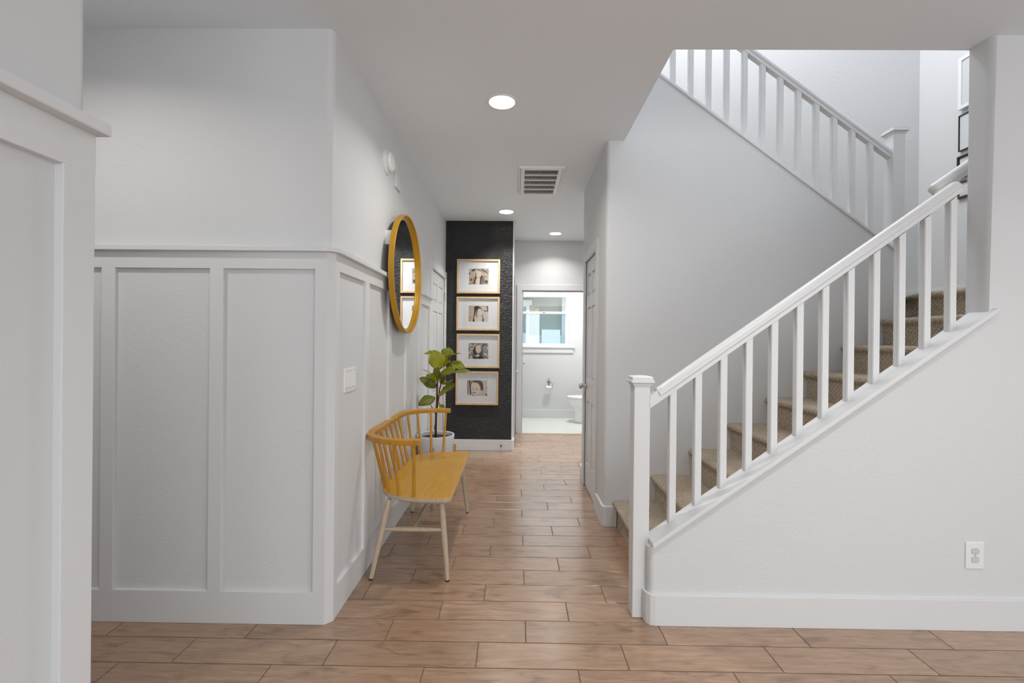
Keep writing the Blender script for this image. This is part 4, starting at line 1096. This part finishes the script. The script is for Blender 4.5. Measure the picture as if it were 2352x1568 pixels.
obj('lid', loft(nb(), [oval(1.12, .300, .20, .180, 0.4045), oval(1.12, .306, .20, .186, 0.409), oval(1.12, .300, .20, .182, 0.418), oval(1.12, .27, .18, .155, 0.424), oval(1.12, .15, .10, .08, 0.427)]), 'porcelain', to, 'auto')
obj('tank', box(nb(), 1.37, 1.56, TY - 0.19, TY + 0.19, 0.36, 0.70, 0.02), 'porcelain', to, 'auto')
obj('tank_lid', box(nb(), 1.355, 1.57, TY - 0.20, TY + 0.20, 0.70, 0.735, 0.010), 'porcelain', to, 'auto')
obj('flush_lever', tube(nb(), [(1.371, TY - 0.13, 0.64), (1.345, TY - 0.13, 0.64), (1.340, TY - 0.06, 0.635)], 0.007, 8), 'nickel', to, True)
# paper holder with a starburst plate
tp = empty('toilet_paper_holder', (0.556, YW, 0.60))
tag(tp, 'brass starburst toilet paper holder on the bathroom wall', 'holder')
bm = nb()
pts = []
for k in range(16):
    a = math.radians(22.5 * k + 90)
    r_ = {0: 0.078, 4: 0.03, 8: 0.078, 12: 0.03}.get(k, 0.034 if k % 2 == 0 else 0.014)
    pts.append((0.552 + r_ * math.cos(a), 0.606 + r_ * math.sin(a)))
prism(bm, pts, 'y', YW - 0.010, YW + 0.001)
obj('star_plate', bm, 'aged_brass', tp)
obj('wire_arm', tube(nb(), [(0.552, YW - 0.005, 0.606), (0.575, YW - 0.03, 0.602), (0.605, YW - 0.055, 0.592), (0.612, YW - 0.06, 0.575), (0.606, YW - 0.06, 0.515), (0.595, YW - 0.06, 0.505), (0.50, YW - 0.06, 0.505), (0.488, YW - 0.06, 0.515), (0.484, YW - 0.06, 0.545)], 0.0045, 8), 'aged_brass', tp, True)
ro = obj('toilet_roll', lathe(nb(), [(0.012, 0.500), (0.026, 0.500), (0.026, 0.592), (0.012, 0.592)], (0, YW - 0.06, 0.512), 'x', 24, close=True), 'paper', None, 'auto')
tag(ro, 'nearly empty white toilet paper roll on the wire holder', 'toilet roll')

# ------------------------------------------------------------------ outside the bathroom window
nh = empty('neighbour_house', (1.5, 11.2, -0.3))
tag(nh, 'pale stucco neighbouring house seen through the bathroom window', 'house')
obj('wall', bx(-6, 9, 11.2, 11.4, -0.3, 2.75), 'stucco', nh)
obj('eave', bx(-6.2, 9.2, 10.75, 11.3, 2.50, 2.56), 'fascia_white', nh)
obj('fascia', bx(-6.2, 9.2, 10.68, 10.76, 2.33, 2.62), 'fascia_white', nh)
wv_ = obj('house_window', bx(-0.42, 0.31, 11.17, 11.2, 1.42, 2.20), 'fascia_white', nh)
obj('window_pane', bx(-0.34, 0.23, 11.155, 11.172, 1.50, 2.13), 'house_glass', wv_)
obj('head_trim', bx(-0.47, 0.37, 11.13, 11.2, 2.17, 2.30), 'fascia_white', wv_)
obj('downspout', bx(1.10, 1.20, 11.10, 11.2, -0.3, 2.62), 'fascia_white', nh)
obj('wall_lamp', box(nb(), 0.44, 0.54, 11.12, 11.2, 2.00, 2.10, 0.02), 'oak_frame', nh)
gf = empty('garden_fence', (1.0, 10.2, -0.3))
tag(gf, 'pale garden fence with a gate low in the bathroom window', 'fence')
for k in range(-6, 9):
    obj('fence_panel', bx(k * 0.9 + 0.03, k * 0.9 + 0.87, 10.2, 10.23, -0.3, 1.42, 0.004), 'fence_vinyl', gf)
    obj('fence_post', bx(k * 0.9 - 0.03, k * 0.9 + 0.03, 10.19, 10.24, -0.3, 1.46), 'fascia_white', gf)
obj('gate', bx(0.56, 0.97, 10.13, 10.17, -0.3, 1.55, 0.006), 'fascia_white', gf)
struct(obj('ground', bx(-8, 12, YW + 0.14, 16, -0.4, -0.3), 'stucco'), 'side yard ground outside the bathroom window')
